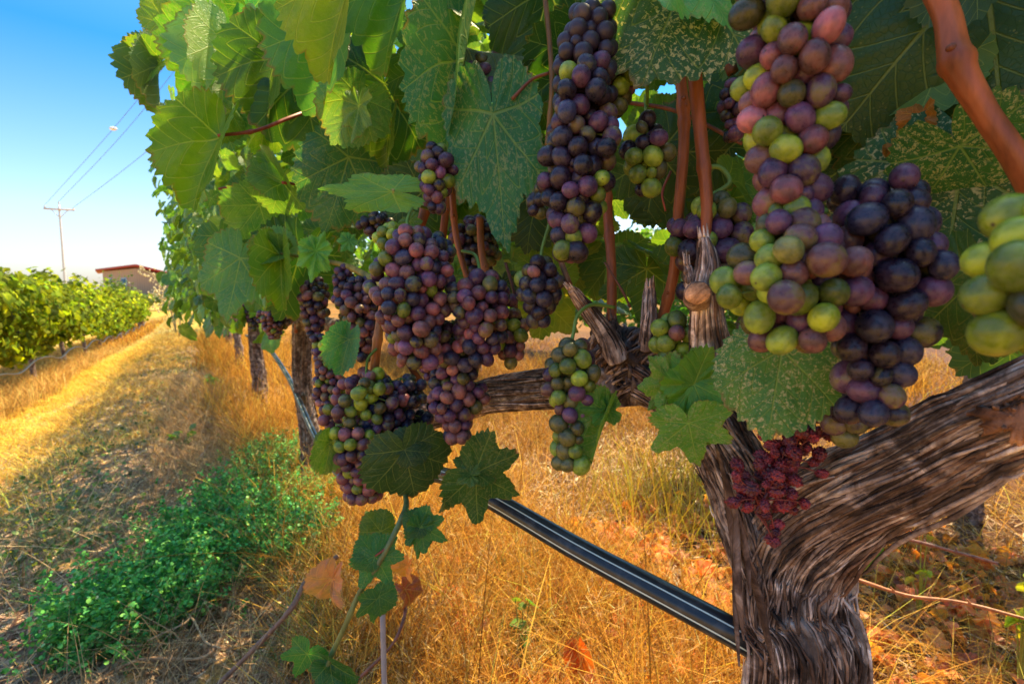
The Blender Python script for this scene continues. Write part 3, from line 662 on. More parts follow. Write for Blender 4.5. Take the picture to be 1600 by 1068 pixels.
cane(vineA, [(438, 396, .90), (490, 404, .88), (540, 415, .84), (575, 432, .8), (604, 455, .76)], [5, 6, 11, 13], (.24, .19, .04), 'cane', nodes=(.62,))
cane(vineA, [(252, 98, 1.28), (275, 95, 1.3), (300, 88, 1.35)], [4, 5], RED, 'petiole', nodes=())
cane(vineA, [(1005, 95, .46), (1011, 140, .47), (1009, 200, .50)], [6, 5], GREEN, 'petiole', nodes=())
cane(vineA, [(1335, 105, .50), (1400, 70, .5), (1470, 30, .5), (1530, -15, .5)], [5, 6], RED, 'petiole', nodes=())
cane(vineA, [(800, 155, .60), (830, 125, .6), (858, 114, .6)], [5, 5], CANE_D, 'petiole', nodes=())
cane(vineA, [(980, 160, .56), (1060, 175, .55), (1160, 225, .54)], [6, 6], CANE_D, 'petiole', nodes=())

# ------------------------------------------------------------------ leaves seen one by one
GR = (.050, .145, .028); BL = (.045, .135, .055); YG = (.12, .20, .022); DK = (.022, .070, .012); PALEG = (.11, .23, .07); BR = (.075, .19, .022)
def leaf(parent, b, t_, d, roll=0, kind='flat', tint_=GR, dd=0.0, w_=1.0, mott=0.0, name='leaf', up=None):
    B = pt(b[0], b[1], d); Tp = pt(t_[0], t_[1], d+dd); y = Tp-B; L = y.length; y.normalize()
    v = (CAM-B).normalized(); z = (v - y*v.dot(y)).normalized(); x = y.cross(z)
    z2 = z*math.cos(R_(roll)) + x*math.sin(R_(roll)); x2 = y.cross(z2)
    M = Matrix(((x2.x*L*w_, y.x*L, z2.x*L), (x2.y*L*w_, y.y*L, z2.y*L), (x2.z*L*w_, y.z*L, z2.z*L))).to_4x4()
    o = bpy.data.objects.new(name, LME[kind]); col.objects.link(o); o.parent = parent
    M.translation = B - parent.location; o.matrix_local = M
    k = random.uniform(.88, 1.12)*(1.45 if b[0] < 640 and b[1] < 520 else 1.12); o.color = (tint_[0]*k, tint_[1]*k, tint_[2]*k, 1-mott); return o  # tint lifted at the upper left, brighter light painted into the leaf colour
vineB = tag(empty('grapevine', (.45, 2.65, g1(.45, 2.65))), 'second grapevine of the near row, slim trunk crossed by the sagging hose', 'grapevine', 'vines of the near row')
vineC = tag(empty('grapevine', (.45, 5.0, g1(.45, 5.0))), 'third grapevine of the near row, its trunk standing in tan grass left of the hose', 'grapevine', 'vines of the near row')
LA = [ # base, tip, depth, roll, kind, tint, extra depth of the tip, width, mottling
 ((250, 97), (205, 128), 1.25, 35, 'fold', (.07, .15, .025), .02, 1.0, .1),
 ((252, 100), (243, 180), 1.27, 60, 'shut', (.05, .11, .04), 0, .7, 0),
 ((288, 38), (246, 46), 1.3, 10, 'cup', (.09, .17, .02), 0, 1.0, 0),
 ((262, 40), (272, -20), 1.3, 20, 'flat', (.12, .2, .03), 0, 1, 0),
 ((348, 64), (292, 150), .95, 30, 'fold', (.10, .26, .035), -.03, .95, .35),
 ((348, 66), (340, 163), .93, 65, 'shut', (.16, .30, .13), 0, .8, .1),
 ((318, 5), (348, 62), 1.0, 30, 'fold', (.14, .24, .04), 0, .8, .1),
 ((343, 213), (294, 324), .86, 38, 'fold', (.085, .185, .014), -.02, .80, 0),
 ((338, 178), (310, 165), .92, 50, 'fold', (.12, .13, .04), 0, .8, .5),
 ((340, 170), (362, 228), .98, 0, 'broad', BL, 0, 1, 0),
 ((430, 85), (406, 196), .92, 38, 'fold', (.05, .12, .014), 0, .9, 0),
 ((390, 20), (420, 70), 1.0, 20, 'broad', (.04, .16, .04), 0, 1, 0),
 ((522, 40), (488, 178), .80, 32, 'fold', (.045, .145, .045), 0, .9, 0),
 ((548, -40), (503, 126), .66, 34, 'fold', (.15, .23, .03), .03, .68, .1),
 ((636, -25), (592, 112), .74, 42, 'fold', (.055, .15, .02), 0, .8, .05),
 ((562, 152), (520, 222), .80, 10, 'broad', (.07, .17, .06), 0, .9, .25),
 ((560, 165), (553, 225), .78, 40, 'young', (.09, .2, .07), 0, .7, .2),
 ((724, 80), (690, 264), .655, 30, 'fold', (.045, .17, .07), -.02, .40, .35),
 ((724, 70), (830, 100), .67, 60, 'shut', (.06, .12, .04), 0, .30, .3),
 ((771, 182), (790, 390), .60, 4, 'flat', (.038, .16, .050), -.02, .52, .4),
 ((613, 301), (500, 294), .60, 22, 'flat', (.085, .24, .04), .0, .40, .15),
 ((545, 245), (512, 358), .88, -10, 'broad', (.030, .115, .055), 0, .75, .2),
 ((470, 120), (500, 240), .95, -14, 'broad', DK, 0, .95, .0),
 ((600, 130), (575, 260), .9, -14, 'broad', DK, 0, .95, .0),
 ((610, 190), (600, 260), .85, 34, 'fold', (.05, .1, .014), 0, .8, .0),
 ((650, 110), (632, 175), .82, 34, 'fold', (.05, .12, .014), 0, .7, .0),
 ((441, 284), (424, 331), .95, 10, 'broad', (.085, .19, .03), 0, 1.3, .15),
 ((441, 284), (403, 232), .95, -25, 'fold', (.06, .15, .02), 0, .8, .0),
 ((405, 320), (366, 372), .98, 0, 'broad', (.06, .16, .03), 0, .95, .15),
 ((376, 404), (352, 502), .92, 12, 'flat', (.055, .165, .055), -.02, .72, .2),
 ((375, 400), (345, 380), .96, 30, 'cup', (.07, .17, .03), 0, .8, 0),
 ((437, 395), (386, 402), .90, 25, 'fold', (.06, .15, .03), 0, .9, .1),
 ((436, 394), (410, 355), .91, 40, 'fold', (.10, .22, .06), 0, .9, .1),
 ((438, 398), (441, 484), .90, 20, 'fold', (.075, .175, .018), 0, .62, 0),
 ((425, 410), (410, 483), .92, -30, 'young', (.15, .30, .12), 0, .5, .1),
 ((493, 393), (487, 441), .84, 10, 'young', (.09, .27, .05), 0, .8, .2),
 ((494, 392), (508, 362), .84, -10, 'young', (.09, .27, .05), 0, .9, .2),
 ((545, 376), (533, 393), .82, 10, 'young', (.06, .24, .08), 0, 1.1, .1),
 ((545, 375), (556, 366), .82, -10, 'young', (.06, .22, .06), 0, 1.1, .1),
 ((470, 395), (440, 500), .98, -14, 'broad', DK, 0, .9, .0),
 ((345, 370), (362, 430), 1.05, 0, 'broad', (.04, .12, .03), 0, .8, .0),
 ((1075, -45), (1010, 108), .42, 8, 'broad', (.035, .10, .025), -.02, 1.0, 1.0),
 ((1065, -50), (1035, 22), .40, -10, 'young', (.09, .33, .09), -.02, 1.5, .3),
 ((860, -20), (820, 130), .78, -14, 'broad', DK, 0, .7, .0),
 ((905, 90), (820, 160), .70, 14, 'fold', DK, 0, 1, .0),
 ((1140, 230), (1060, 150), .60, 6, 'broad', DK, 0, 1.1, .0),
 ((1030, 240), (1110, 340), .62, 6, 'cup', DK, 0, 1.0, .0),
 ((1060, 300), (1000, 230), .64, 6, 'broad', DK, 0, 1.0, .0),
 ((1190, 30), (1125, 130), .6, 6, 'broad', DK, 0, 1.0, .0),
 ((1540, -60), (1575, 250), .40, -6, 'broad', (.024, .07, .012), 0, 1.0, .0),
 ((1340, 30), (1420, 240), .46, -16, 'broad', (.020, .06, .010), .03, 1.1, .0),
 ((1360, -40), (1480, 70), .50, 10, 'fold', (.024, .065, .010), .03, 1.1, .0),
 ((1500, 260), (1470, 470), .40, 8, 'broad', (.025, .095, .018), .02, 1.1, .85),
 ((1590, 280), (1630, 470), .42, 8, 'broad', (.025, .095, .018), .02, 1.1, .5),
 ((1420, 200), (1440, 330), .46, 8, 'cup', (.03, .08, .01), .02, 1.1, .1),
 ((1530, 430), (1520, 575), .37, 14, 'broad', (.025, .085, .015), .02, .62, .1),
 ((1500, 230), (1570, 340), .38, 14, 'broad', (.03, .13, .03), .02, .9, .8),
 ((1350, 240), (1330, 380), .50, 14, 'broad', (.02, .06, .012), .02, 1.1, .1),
 ((1222, 545), (1200, 676), .34, 4, 'broad', (.075, .20, .035), -.02, .86, 1.0),
 ((1084, 600), (1102, 672), .41, -6, 'young', (.10, .27, .025), 0, 1.0, .1),
 ((1084, 600), (1142, 568), .41, -10, 'lobed', (.09, .29, .05), -.01, 1.3, .1),
 ((1084, 600), (1158, 640), .41, 16, 'lobed', (.09, .25, .025), 0, 1.1, .1),
 ((1052, 598), (996, 606), .42, 6, 'young', (.11, .26, .035), 0, 1.3, .6),
 ((1040, 612), (1012, 640), .43, -6, 'young', (.09, .24, .05), 0, .9, .7),
 ((1076, 660), (1090, 730), .40, 8, 'lobed', (.085, .235, .022), 0, 1.3, .5),
 ((1079, 663), (1130, 690), .41, 8, 'broad', (.075, .225, .022), 0, .7, .4),
 ((950, 640), (906, 640), .45, 20, 'young', (.07, .22, .03), 0, .9, .3),
 ((948, 645), (918, 724), .45, 40, 'fold', (.065, .20, .025), 0, .7, .3),
 ((950, 642), (952, 610), .45, 20, 'young', (.08, .24, .03), 0, .6, .2),
 ((632, 703), (650, 778), .60, -6, 'broad', (.022, .065, .014), .01, 1.1, .1),
 ((632, 703), (668, 672), .60, -6, 'broad', (.020, .06, .014), .01, .9, .1),
 ((742, 738), (812, 778), .58, 10, 'lobed', (.028, .10, .016), .02, 1.1, .2),
 ((742, 738), (752, 712), .58, 10, 'broad', (.03, .10, .016), .02, 1.3, .2),
 ((735, 742), (705, 735), .575, 10, 'young', (.06, .16, .04), 0, .9, .3),
 ((700, 752), (690, 800), .60, -50, 'fold', (.04, .11, .04), 0, .9, .4),
 ((658, 822), (698, 846), .56, 10, 'lobed', (.035, .15, .03), 0, 1.0, .1),
 ((656, 824), (652, 870), .56, -10, 'young', (.03, .13, .03), 0, .7, .1),
 ((658, 820), (632, 800), .56, 10, 'broad', (.03, .12, .03), 0, .9, .1),
 ((586, 868), (612, 915), .55, 4, 'lobed', (.035, .17, .045), 0, 1.1, .2),
 ((586, 868), (562, 838), .55, 4, 'broad', (.035, .15, .03), 0, 1.0, .1),
 ((588, 935), (584, 975), .55, -20, 'lobed', (.03, .13, .035), 0, 1.1, .1),
 ((592, 932), (618, 945), .55, 20, 'broad', (.035, .15, .03), 0, 1.2, .1),
 ((595, 830), (572, 800), .60, 10, 'broad', (.07, .16, .018), 0, 1.0, .1),
 ((480, 1020), (458, 1060), .56, 4, 'lobed', (.03, .16, .03), 0, 1.1, .1),
 ((515, 1035), (560, 1062), .56, 30, 'fold', (.03, .12, .03), 0, .8, .1),
 ((517, 690), (506, 742), .64, -6, 'fold', (.09, .20, .03), 0, .9, .3),
 ((510, 690), (500, 672), .64, -6, 'broad', (.08, .18, .04), 0, 1.1, .3),
 ((545, 530), (530, 586), .68, 20, 'fold', (.06, .24, .11), 0, .9, .3),
 ((540, 525), (512, 565), .68, -10, 'broad', (.05, .23, .10), 0, .6, .3),
]
LB = [
 ((1350, 862), (1378, 880), .55, 8, 'broad', (.05, .15, .014), 0, 1.2, .1),
 ((865, 440), (812, 400), .75, 8, 'broad', (.10, .20, .02), 0, 1.1, .0),
 ((850, 470), (900, 520), .85, 8, 'flat', (.14, .22, .02), 0, 1.1, .0),
 ((1010, 420), (1005, 505), .66, -6, 'lobed', (.04, .10, .012), 0, 1.2, .0),
 ((915, 400), (890, 460), .8, -6, 'broad', (.15, .2, .02), 0, 1.2, .0),
 ((960, 400), (985, 470), .8, -16, 'broad', (.05, .12, .014), 0, 1.2, .0),
 ((712, 430), (700, 470), .78, 8, 'young', (.08, .22, .03), 0, 1.1, .0),
 ((725, 405), (735, 440), .78, 8, 'broad', (.08, .22, .03), 0, 1.0, .0),
 ((785, 440), (790, 475), .66, 8, 'young', (.03, .07, .02), 0, 1.3, .0),
 ((840, 300), (820, 390), .72, 20, 'broad', (.02, .05, .012), 0, 1.0, .0),
 ((660, 300), (600, 350), .85, 10, 'broad', (.03, .08, .012), 0, 1.0, .0),
 ((640, 345), (650, 365), .69, 20, 'young', (.06, .20, .07), 0, 1.3, .2),
 ((800, 10), (780, 60), .80, 20, 'broad', (.02, .06, .02), 0, 1.0, .0),
 ((690, 20), (650, 60), .72, -30, 'fold', (.05, .14, .05), 0, 1.0, .2),
 ((700, -10), (745, 50), .66, 55, 'fold', (.09, .18, .05), 0, .6, .3),
]
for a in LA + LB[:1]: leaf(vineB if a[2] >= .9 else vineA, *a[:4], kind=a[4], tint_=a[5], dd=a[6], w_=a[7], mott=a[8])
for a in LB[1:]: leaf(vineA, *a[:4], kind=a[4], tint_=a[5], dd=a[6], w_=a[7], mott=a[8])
for k in range(40):   # smaller leaves between the large ones at the left
    px_ = random.uniform(285, 640); py_ = random.uniform(-10, 400); ll = random.uniform(34, 64); aa = random.uniform(-.9, .9)+1.57
    if px_ > 520 and py_ > 300: continue
    g_ = random.choice([(.07, .17, .03), (.10, .2, .02), (.05, .15, .06), (.04, .12, .02), (.12, .24, .08), (.03, .10, .03)])
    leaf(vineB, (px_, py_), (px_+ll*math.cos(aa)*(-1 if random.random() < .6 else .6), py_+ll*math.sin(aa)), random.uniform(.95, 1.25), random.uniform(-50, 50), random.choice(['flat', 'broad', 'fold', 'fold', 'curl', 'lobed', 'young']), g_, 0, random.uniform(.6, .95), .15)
# orange dead leaves caught in the canopy
for a in [((1440, 180), (1436, 230), .42, 30, 'dead'), ((1442, 240), (1462, 275), .41, 10, 'flat'), ((1415, 285), (1440, 320), .42, 30, 'fold'), ((1395, 225), (1425, 228), .43, 60, 'shut')]:
    leaf(vineA, *a, tint_=(.34, .13, .02), name='dry_leaf')
# the drooping shoot in the lower middle
cane(vineA, [(636, 735, .66), (632, 765, .63), (634, 792, .59), (615, 835, .56), (588, 885, .55), (562, 925, .55), (540, 975, .55), (515, 1030, .56), (498, 1080, .56)], [4, 9, 8, 8, 7], (.17, .19, .06), 'cane', nodes=(.3, .5, .68, .85))
cane(vineA, [(634, 792, .59), (645, 805, .57), (656, 820, .56)], [3, 3], GREEN, 'petiole', nodes=())
cane(vineA, [(612, 845, .56), (600, 858, .552), (586, 868, .55)], [3, 3], RED, 'petiole', nodes=())
cane(vineA, [(690, 740, .60), (715, 742, .585), (742, 738, .58)], [3, 3], CANE_D, 'petiole', nodes=())
cane(vineA, [(1135, 650, .42), (1110, 640, .42), (1079, 663, .41)], [4, 4], GREEN, 'petiole', nodes=())

# ------------------------------------------------------------------ foliage that fills the row
def row_foliage(parent, y0, y1, n, templates, s0=.05, s1=.078, tint_=(.045, .125, .02)):
    out = []
    while len(out) < n:
        y = random.uniform(y0, y1); x = random.choice([random.uniform(-.3, 1.0), random.uniform(-.3, .3) if random.random() < .6 else random.uniform(.6, 1.0)]); z = random.uniform(.85, 2.15)
        xmin = float(np.interp(y, [0, .75, 1.2, 1.8, 2.6, 5, 9], [.50, .46, .34, .06, -.07, -.16, -.24]))
        if z > 1.55: xmin = min(xmin, .28)
        xmin += .05*math.sin(z*7+y*5)
        xmax = .92-.1*math.sin(y*3)
        if x < xmin or x > xmax: continue
        zmin = 1.02 if y < 1.6 else .86+.2*(x > .25)
        if y < 1.6 and x > .6: zmin = 1.0
        zmin += .05*math.sin(y*9+x*4); ztop = 2.0 + .08*math.sin(y*4)
        if z < zmin or z > ztop - .35*((x-.4)/.6)**2: continue
        if math.hypot(x, y) < .5: continue
        # keep the view of the fruit zone open
        out.append((x, y, z))
    P = np.array(out); m = len(P); side = np.clip((P[:, 0]-.38)/.45, -1, 1)
    nr = np.stack([side*1.1, np.full(m, -.15), .35+.5*smooth(1.5, 2, P[:, 2])], -1) + rng.normal(0, .45, (m, 3))
    tp = np.stack([side*.25, 0*side, np.full(m, -1.0)], -1) + rng.normal(0, .45, (m, 3))
    return scatter_leaves('foliage', templates, P, nr, tp, rng.uniform(s0, s1, m), leaf_tints(m, tint_), M_foliage, parent)
tag(row_foliage(vineA, -1.0, 1.45, 1300, MID), kind='stuff')
tag(row_foliage(vineB, 1.45, 3.8, 2300, MID, .032, .056, (.075, .18, .028)), kind='stuff')
tag(row_foliage(vineC, 3.8, 6.2, 1900, LOW, .034, .06, (.075, .18, .03)), kind='stuff')
def simple_trunk(parent, top, r0, seed, lean=(0, 0), arms=True, seg=40):
    x, y, z = parent.location; G = Geo()
    P = [Vector((x, y, z-.05)), Vector((x+.01, y, z+.25)), Vector((x+lean[0]*.5-.01, y+lean[1]*.5, z+.55)), Vector((x+lean[0], y+lean[1], z+top))]
    G.add(*tube(P, [r0*1.3, r0, r0*.9, r0], seg, 90, bark_disp(seed, .18, 2.0, 3, .2)), (.95, .9, .88)); 
    if seg > 20: bark_strips(G, P, [r0*1.3, r0, r0*.9, r0], 130, seed, wd=(.001, .003))
    if arms:
        for s in (-1, 1):
            A = [P[-1], P[-1]+Vector((0, s*.12, .05)), P[-1]+Vector((.02, s*.5, .03)), P[-1]+Vector((0, s*.95, .04))]
            G.add(*tube(A, [r0*.9, r0*.75, r0*.6, r0*.4], seg, 60, bark_disp(seed+s, .22, 2, 3, .25)), (.9, .85, .8))
    return G.build('trunk', M_bark, parent)
simple_trunk(vineB, .84, .043, 21, (-.02, -.05)); simple_trunk(vineC, .84, .055, 22, (0, .0))
for P, w_ in [([(520, 505, 1.5), (530, 560, 1.45), (535, 600, 1.45)], 7), ([(495, 520, 2.0), (505, 470, 2.0)], 6), ([(462, 520, 2.4), (466, 450, 2.4)], 6), ([(425, 520, 3.0), (430, 450, 3)], 5)]:
    cane(vineB, [(a, b, c) for a, b, c in P], [w_, w_], CANE)
ALL_LAB = ['fourth grapevine of the near row, seen only as small leaves along the sky edge', 'fifth grapevine of the near row, further along behind the fourth', 'sixth grapevine down the near row, past the fifth', 'seventh grapevine down the near row, close to its far end', 'last and farthest grapevine of the near row']
for i in range(5):
    y = 7.38+2.38*i; v = tag(empty('grapevine', (.45, y, g1(.45, y))), ALL_LAB[i], 'grapevine', 'vines of the near row')
    tag(row_foliage(v, y-1.19, y+1.19, 900 if i < 2 else 550, LOW if i < 2 else FAR, .045, .07, (.07, .18, .03)), kind='stuff'); simple_trunk(v, .84, .05, 30+i, seg=14)

# ------------------------------------------------------------------ left row
LX = -2.25
LLAB = ['nearest sunlit vine of the left row, cut by the left edge of the photo', 'second vine of the sunlit left row', 'third vine of the sunlit left row, before the power pole', 'fourth vine of the sunlit left row', 'fifth vine of the sunlit left row, halfway along', 'sixth vine of the sunlit left row', 'seventh vine of the sunlit left row', 'eighth vine of the sunlit left row', 'ninth vine of the sunlit left row, next to the last', 'last vine of the left row, against the wooden end post']
for i in range(10):
    y = 8.6+2.3*i; gl = g1(LX, y); v = tag(empty('grapevine', (LX, y, gl)), LLAB[i], 'grapevine', 'vines of the left row')
    m = 1900 if i < 3 else (1100 if i < 6 else 750)
    a = rng.uniform(0, 2*math.pi, m); rr = rng.random(m)**.35; lump = 1+.22*np.sin(a*3+i)+.14*np.sin(a*5+2*i)
    P = np.stack([LX+np.cos(a)*rr*.42*lump, y+rng.uniform(-1.2, 1.2, m), gl+1.14+np.sin(a)*rr*.56*lump], -1); P[:, 2] += .10*np.cos((P[:, 1]-y)*2.6)+.06*np.sin(P[:, 1]*9+1)
    k = int(m*.06); P[:k, 2] += rng.uniform(0, .28, k)
    nr = np.stack([np.cos(a), rng.normal(0, .3, m)-.1, .4+np.sin(a)*.6], -1)+rng.normal(0, .5, (m, 3)); tp = rng.normal(0, .5, (m, 3)); tp[:, 2] -= .8
    f_ = rng.uniform(.055, .09, m)*(1 if i < 6 else 1.15)
    scatter_leaves('crown', FAR if i else LOW, P, nr, tp, f_, leaf_tints(m, (.105, .15, .006), .95), M_far, v)
    simple_trunk(v, .8, .035, 50+i, (random.uniform(-.04, .04), .03), seg=12)
def post(x, y, h, r, label, c_=(.9, .7, .5), group=None):
    t = tag(empty('fence_post', (x, y, g1(x, y))), label, 'post', group); G = Geo(); z = g1(x, y)
    G.add(*tube([Vector((x, y, z-.1)), Vector((x, y, z+h*.5)), Vector((x, y, z+h))], [r, r*.97, r*.93], 18, 30, bark_disp(x+y, .05, 2, .3, .05)), c_)
    G.build('post_shaft', M_bark, t)
    H = Geo(); H.add(*tube([Vector((x-.02, y, z+h*.55)), Vector((x-.02, y, z+h*.55+.02))], [r*1.06, r*1.06], 18, 4), (.3, .3, .3)); H.build('wire_wrap', M_paint, t); return t
post(LX, 8.6+2.3*9+1.25, 1.35, .13, 'stout wooden end post closing the sunlit left row')
def hose(name, P, rad, label, parent=None, stripes=None, n=120):
    t = tag(empty(name, P[0]), label, 'hose'); G = Geo(); G.add(*tube(P, rad, 20, n), (.016, .018, .022)); G.build('pipe', M_hose, t)
    return t
t = NT('black_hose'); M_hose = t.out(t.bsdf(t.mix(t.step(.45, .7, t.noise(t.n('ShaderNodeNewGeometry').outputs['Position'], 60, 4)), (.018, .020, .025), (.05, .052, .056)), .30, .5))
zl = lambda y: g1(LX, y)
hose('drip_hose', [Vector((LX+.25, y, zl(y)+.42+.06*math.sin(y*2.6))) for y in np.arange(7.5, 30, .8)], [.014], 'thin dark drip hose hanging along the foot of the left row')

# ------------------------------------------------------------------ next row on the right, seen through the gaps
RXR = 2.85
RL = ['vine in the row behind on the right, shading the leaf litter', 'vine in the row behind, seen past the thick trunk', 'vine in the row behind, seen bright green through a gap in the leaves', 'vine in the row behind, deep beyond the fruit']
for i, y in enumerate([-1.5, .8, 5.4, 7.8]):
    gl = g1(RXR, y); v = tag(empty('grapevine', (RXR, y, gl)), RL[i], 'grapevine', 'vines of the row behind')
    m = 1500; a = rng.uniform(0, 2*math.pi, m); rr = rng.random(m)**.4
    P = np.stack([RXR+np.cos(a)*rr*.42, y+rng.uniform(-1.25, 1.25, m), 1.5+np.sin(a)*rr*.55], -1)
    nr = np.stack([np.cos(a), rng.normal(0, .3, m), .4+np.sin(a)*.6], -1)+rng.normal(0, .5, (m, 3)); tp = rng.normal(0, .5, (m, 3)); tp[:, 2] -= .8
    scatter_leaves('crown', LOW, P, nr, tp, rng.uniform(.05, .08, m), leaf_tints(m, (.04, .17, .045)), M_foliage, v); simple_trunk(v, .9, .045, 70+i, seg=20)

FARL = ['vine two rows behind, at the right edge of the view', 'vine two rows behind, second from the right edge', 'vine two rows behind, straight past the near trunk', 'vine two rows behind, past the alone hanging green cluster', 'vine two rows behind, past the middle clusters', 'vine two rows behind, past the left clusters', 'farthest vine seen in the second row behind']
for i in range(7):
    y = -1.2+2.4*i; x_ = 5.3; gl = g1(x_, y); v = tag(empty('grapevine', (x_, y, gl)), FARL[i], 'grapevine', 'vines two rows behind')
    m = 1300; a = rng.uniform(0, 2*math.pi, m); rr = rng.random(m)**.4
    P = np.stack([x_+np.cos(a)*rr*.5, y+rng.uniform(-1.25, 1.25, m), 1.25+np.sin(a)*rr*.75], -1)
    nr = np.stack([np.cos(a), rng.normal(0, .3, m), .4+np.sin(a)*.6], -1)+rng.normal(0, .5, (m, 3)); tp = rng.normal(0, .5, (m, 3)); tp[:, 2] -= .8
    scatter_leaves('crown', FAR, P, nr, tp, rng.uniform(.055, .09, m), leaf_tints(m, (.045, .15, .03)), M_foliage, v); simple_trunk(v, .8, .045, 80+i, seg=12)

# ------------------------------------------------------------------ grape clusters
def ico(sub):
    import bmesh
    bm = bmesh.new(); bmesh.ops.create_icosphere(bm, subdivisions=sub, radius=1.0)
    for v in bm.verts:
        v.co.z *= 1.04
    me = bpy.data.meshes.new('berry'); bm.to_mesh(me); bm.free(); me.polygons.foreach_set('use_smooth', [True]*len(me.polygons)); me.materials.append(M_berry); return me
BM = ico(4); BM2 = ico(3)
BD = BM.copy(); 
for v in BD.vertices:      # shrivelled berry
    c = v.co.normalized(); k = 1-.75*abs(mn.noise(c*2.0))-.55*abs(mn.noise(c*4.5+Vector((3, 1, 2))))-.2*abs(mn.noise(c*11)) ; v.co = v.co*k
PUR = (.085, .033, .074); PINK = (.20, .065, .075); DARK = (.018, .010, .022); BLUE = (.028, .024, .052); GRN = (.15, .215, .020); LIM = (.23, .30, .016); MAU = (.150, .062, .060); OLV = (.09, .09, .022)
def cluster(top, bot, d, wpx, bpx, pal, label, seed=0, prof=((0, .45), (.12, .9), (.3, 1), (.6, .8), (.85, .6), (1, .35)), ped=None, group='grape clusters hanging on the near row', side=None, dd=0.0, cover=1.0, green_at=None):
    r = np.random.default_rng(seed+100); T = pt(*top, d); B = pt(*bot, d+dd); ax = (B-T); L = ax.length; ax.normalize()
    v = (CAM-T).normalized(); x = (Rv - ax*Rv.dot(ax)).normalized(); y = ax.cross(x)
    u = d/FPX; br = bpx*u/2; W = wpx*u/2
    pu, pv = zip(*prof); f = lambda t: np.interp(t, pu, pv)*W
    area = 2*math.pi*np.mean(f(np.linspace(0, 1, 40)).clip(br))*L
    core = max(np.mean(f(np.linspace(0, 1, 40)))-br, br*.4)
    n1 = int(2*math.pi*core*max(L-2*br, br)/(br*br*3.6)*cover)+3; n2 = int(n1*.45); n = n1+n2
    t = r.uniform(0, 1, n); a = r.uniform(0, 2*math.pi, n); s = np.where(np.arange(n) < n1, 1.0, r.uniform(.15, .6, n))
    bump = lambda tt, aa: 1+.20*np.sin(aa*2+tt*9+seed)+.13*np.sin(aa*3-tt*14+seed*2)
    def pos(t, a): rad = np.maximum(f(t)-br, br*.15)*bump(t, a)*s; return np.stack([rad*np.cos(a), rad*np.sin(a), br+t*(L-2*br)], -1)
    P = pos(t, a); R = br*np.clip(r.normal(1, .10, n), .72, 1.2); shot = r.random(n) < .05; R[shot] *= .62
    for it in range(70):
        D = P[:, None]-P[None]; dist = np.sqrt((D**2).sum(-1))+1e-9; ov = np.clip((R[:, None]+R[None])*.985-dist, 0, None); np.fill_diagonal(ov, 0)
        P = P + (D/dist[..., None]*ov[..., None]*.42).sum(1)
        tt = ((P[:, 2]-br)/max(L-2*br, 1e-4)).clip(0, 1); aa = np.arctan2(P[:, 1], P[:, 0]); rad = np.hypot(P[:, 0], P[:, 1])
        goal = np.maximum(f(tt)-br, br*.15)*bump(tt, aa); over = rad > goal
        k = np.where(over, (rad+(goal-rad)*.5)/np.maximum(rad, 1e-6), 1); P[:, :2] *= k[:, None]
        P[:, 2] = np.clip(P[:, 2], br*.4, L-br*.4)
    e = empty('grape_cluster', T); tag(e, label, 'grape cluster', group)
    Wd = P[:, :1]*np.array(x)+P[:, 1:2]*np.array(y)+P[:, 2:]*np.array(ax)
    toward = Wd@np.array(v); order = np.argsort(-toward)
    cols, wts = [p[0] for p in pal], np.array([p[1] for p in pal], float); wts /= wts.sum()
    first = order[:100]
    def colour(i):
        c = cols[r.choice(len(cols), p=wts)]
        if green_at is not None and r.random() < .85:
            q = (P[i, 0]/W)*green_at[0] + ((P[i, 2]/L)*2-1)*green_at[1] + r.normal(0, .35)
            c = (GRN, LIM, OLV)[r.integers(3)] if q > green_at[2] else c
        k = math.exp(r.normal(0, .28)); gr = c in (GRN, LIM, OLV)
        return (c[0]*k, c[1]*k, c[2]*k, 1.0 if gr else (1-.7*(r.random() < .22)))
    for i in first:
        o = bpy.data.objects.new('berry', BM if bpx > 15 else BM2); col.objects.link(o); o.parent = e; o.location = Vector(Wd[i])
        o.scale = (R[i], R[i]*r.uniform(.94, 1.02), R[i]*r.uniform(1.0, 1.16)); o.rotation_euler = (r.normal(0, .9), r.normal(0, .9), r.uniform(0, 6.28)); o.color = colour(i)
    G = Geo(); up = -ax
    G.add(*tube([T-Vector((0, 0, 0)), T+ax*L*.5+x*br*.2, T+ax*L*.9], [br*.20, br*.16, br*.08], 8, 24), GREEN)
    for i in order[:70]:
        a0 = T+ax*max(0, P[i, 2]-br*1.3); p = T+Vector(Wd[i]); q = p+(a0-p).normalized()*R[i]*.92
        G.add(*tube([a0, (a0+q)/2+ax*br*.1, q], [br*.10, br*.085, br*.14], 5, 7), (.15, .22, .05))
    if ped: 
        Q = [pt(*p) for p in ped]+[T]; G.add(*tube(Q, [br*.26, br*.22], 10, 30), (.16, .25, .045))
    G.build('stem', M_green, e)
    if len(order) > 100:
        rest = order[100:]; me = BM2; base = np.zeros((len(me.vertices), 3)); tmp = np.zeros(len(me.vertices)*3, dtype=np.float32); me.vertices.foreach_get('co', tmp); base = tmp.reshape(-1, 3)
        FF = np.array([p.vertices[:] for p in me.polygons]); Vv = (base[None]*R[rest][:, None, None]+Wd[rest][:, None, :]).reshape(-1, 3)
        F2 = (FF[None]+(np.arange(len(rest))*len(base))[:, None, None]).reshape(-1, 3)
        o = link('berry', np_mesh('berry', Vv, F2, M_berry), e); o.color = (*cols[0], 1); o['kind'] = 'stuff'
    return e
CL = (1.0)
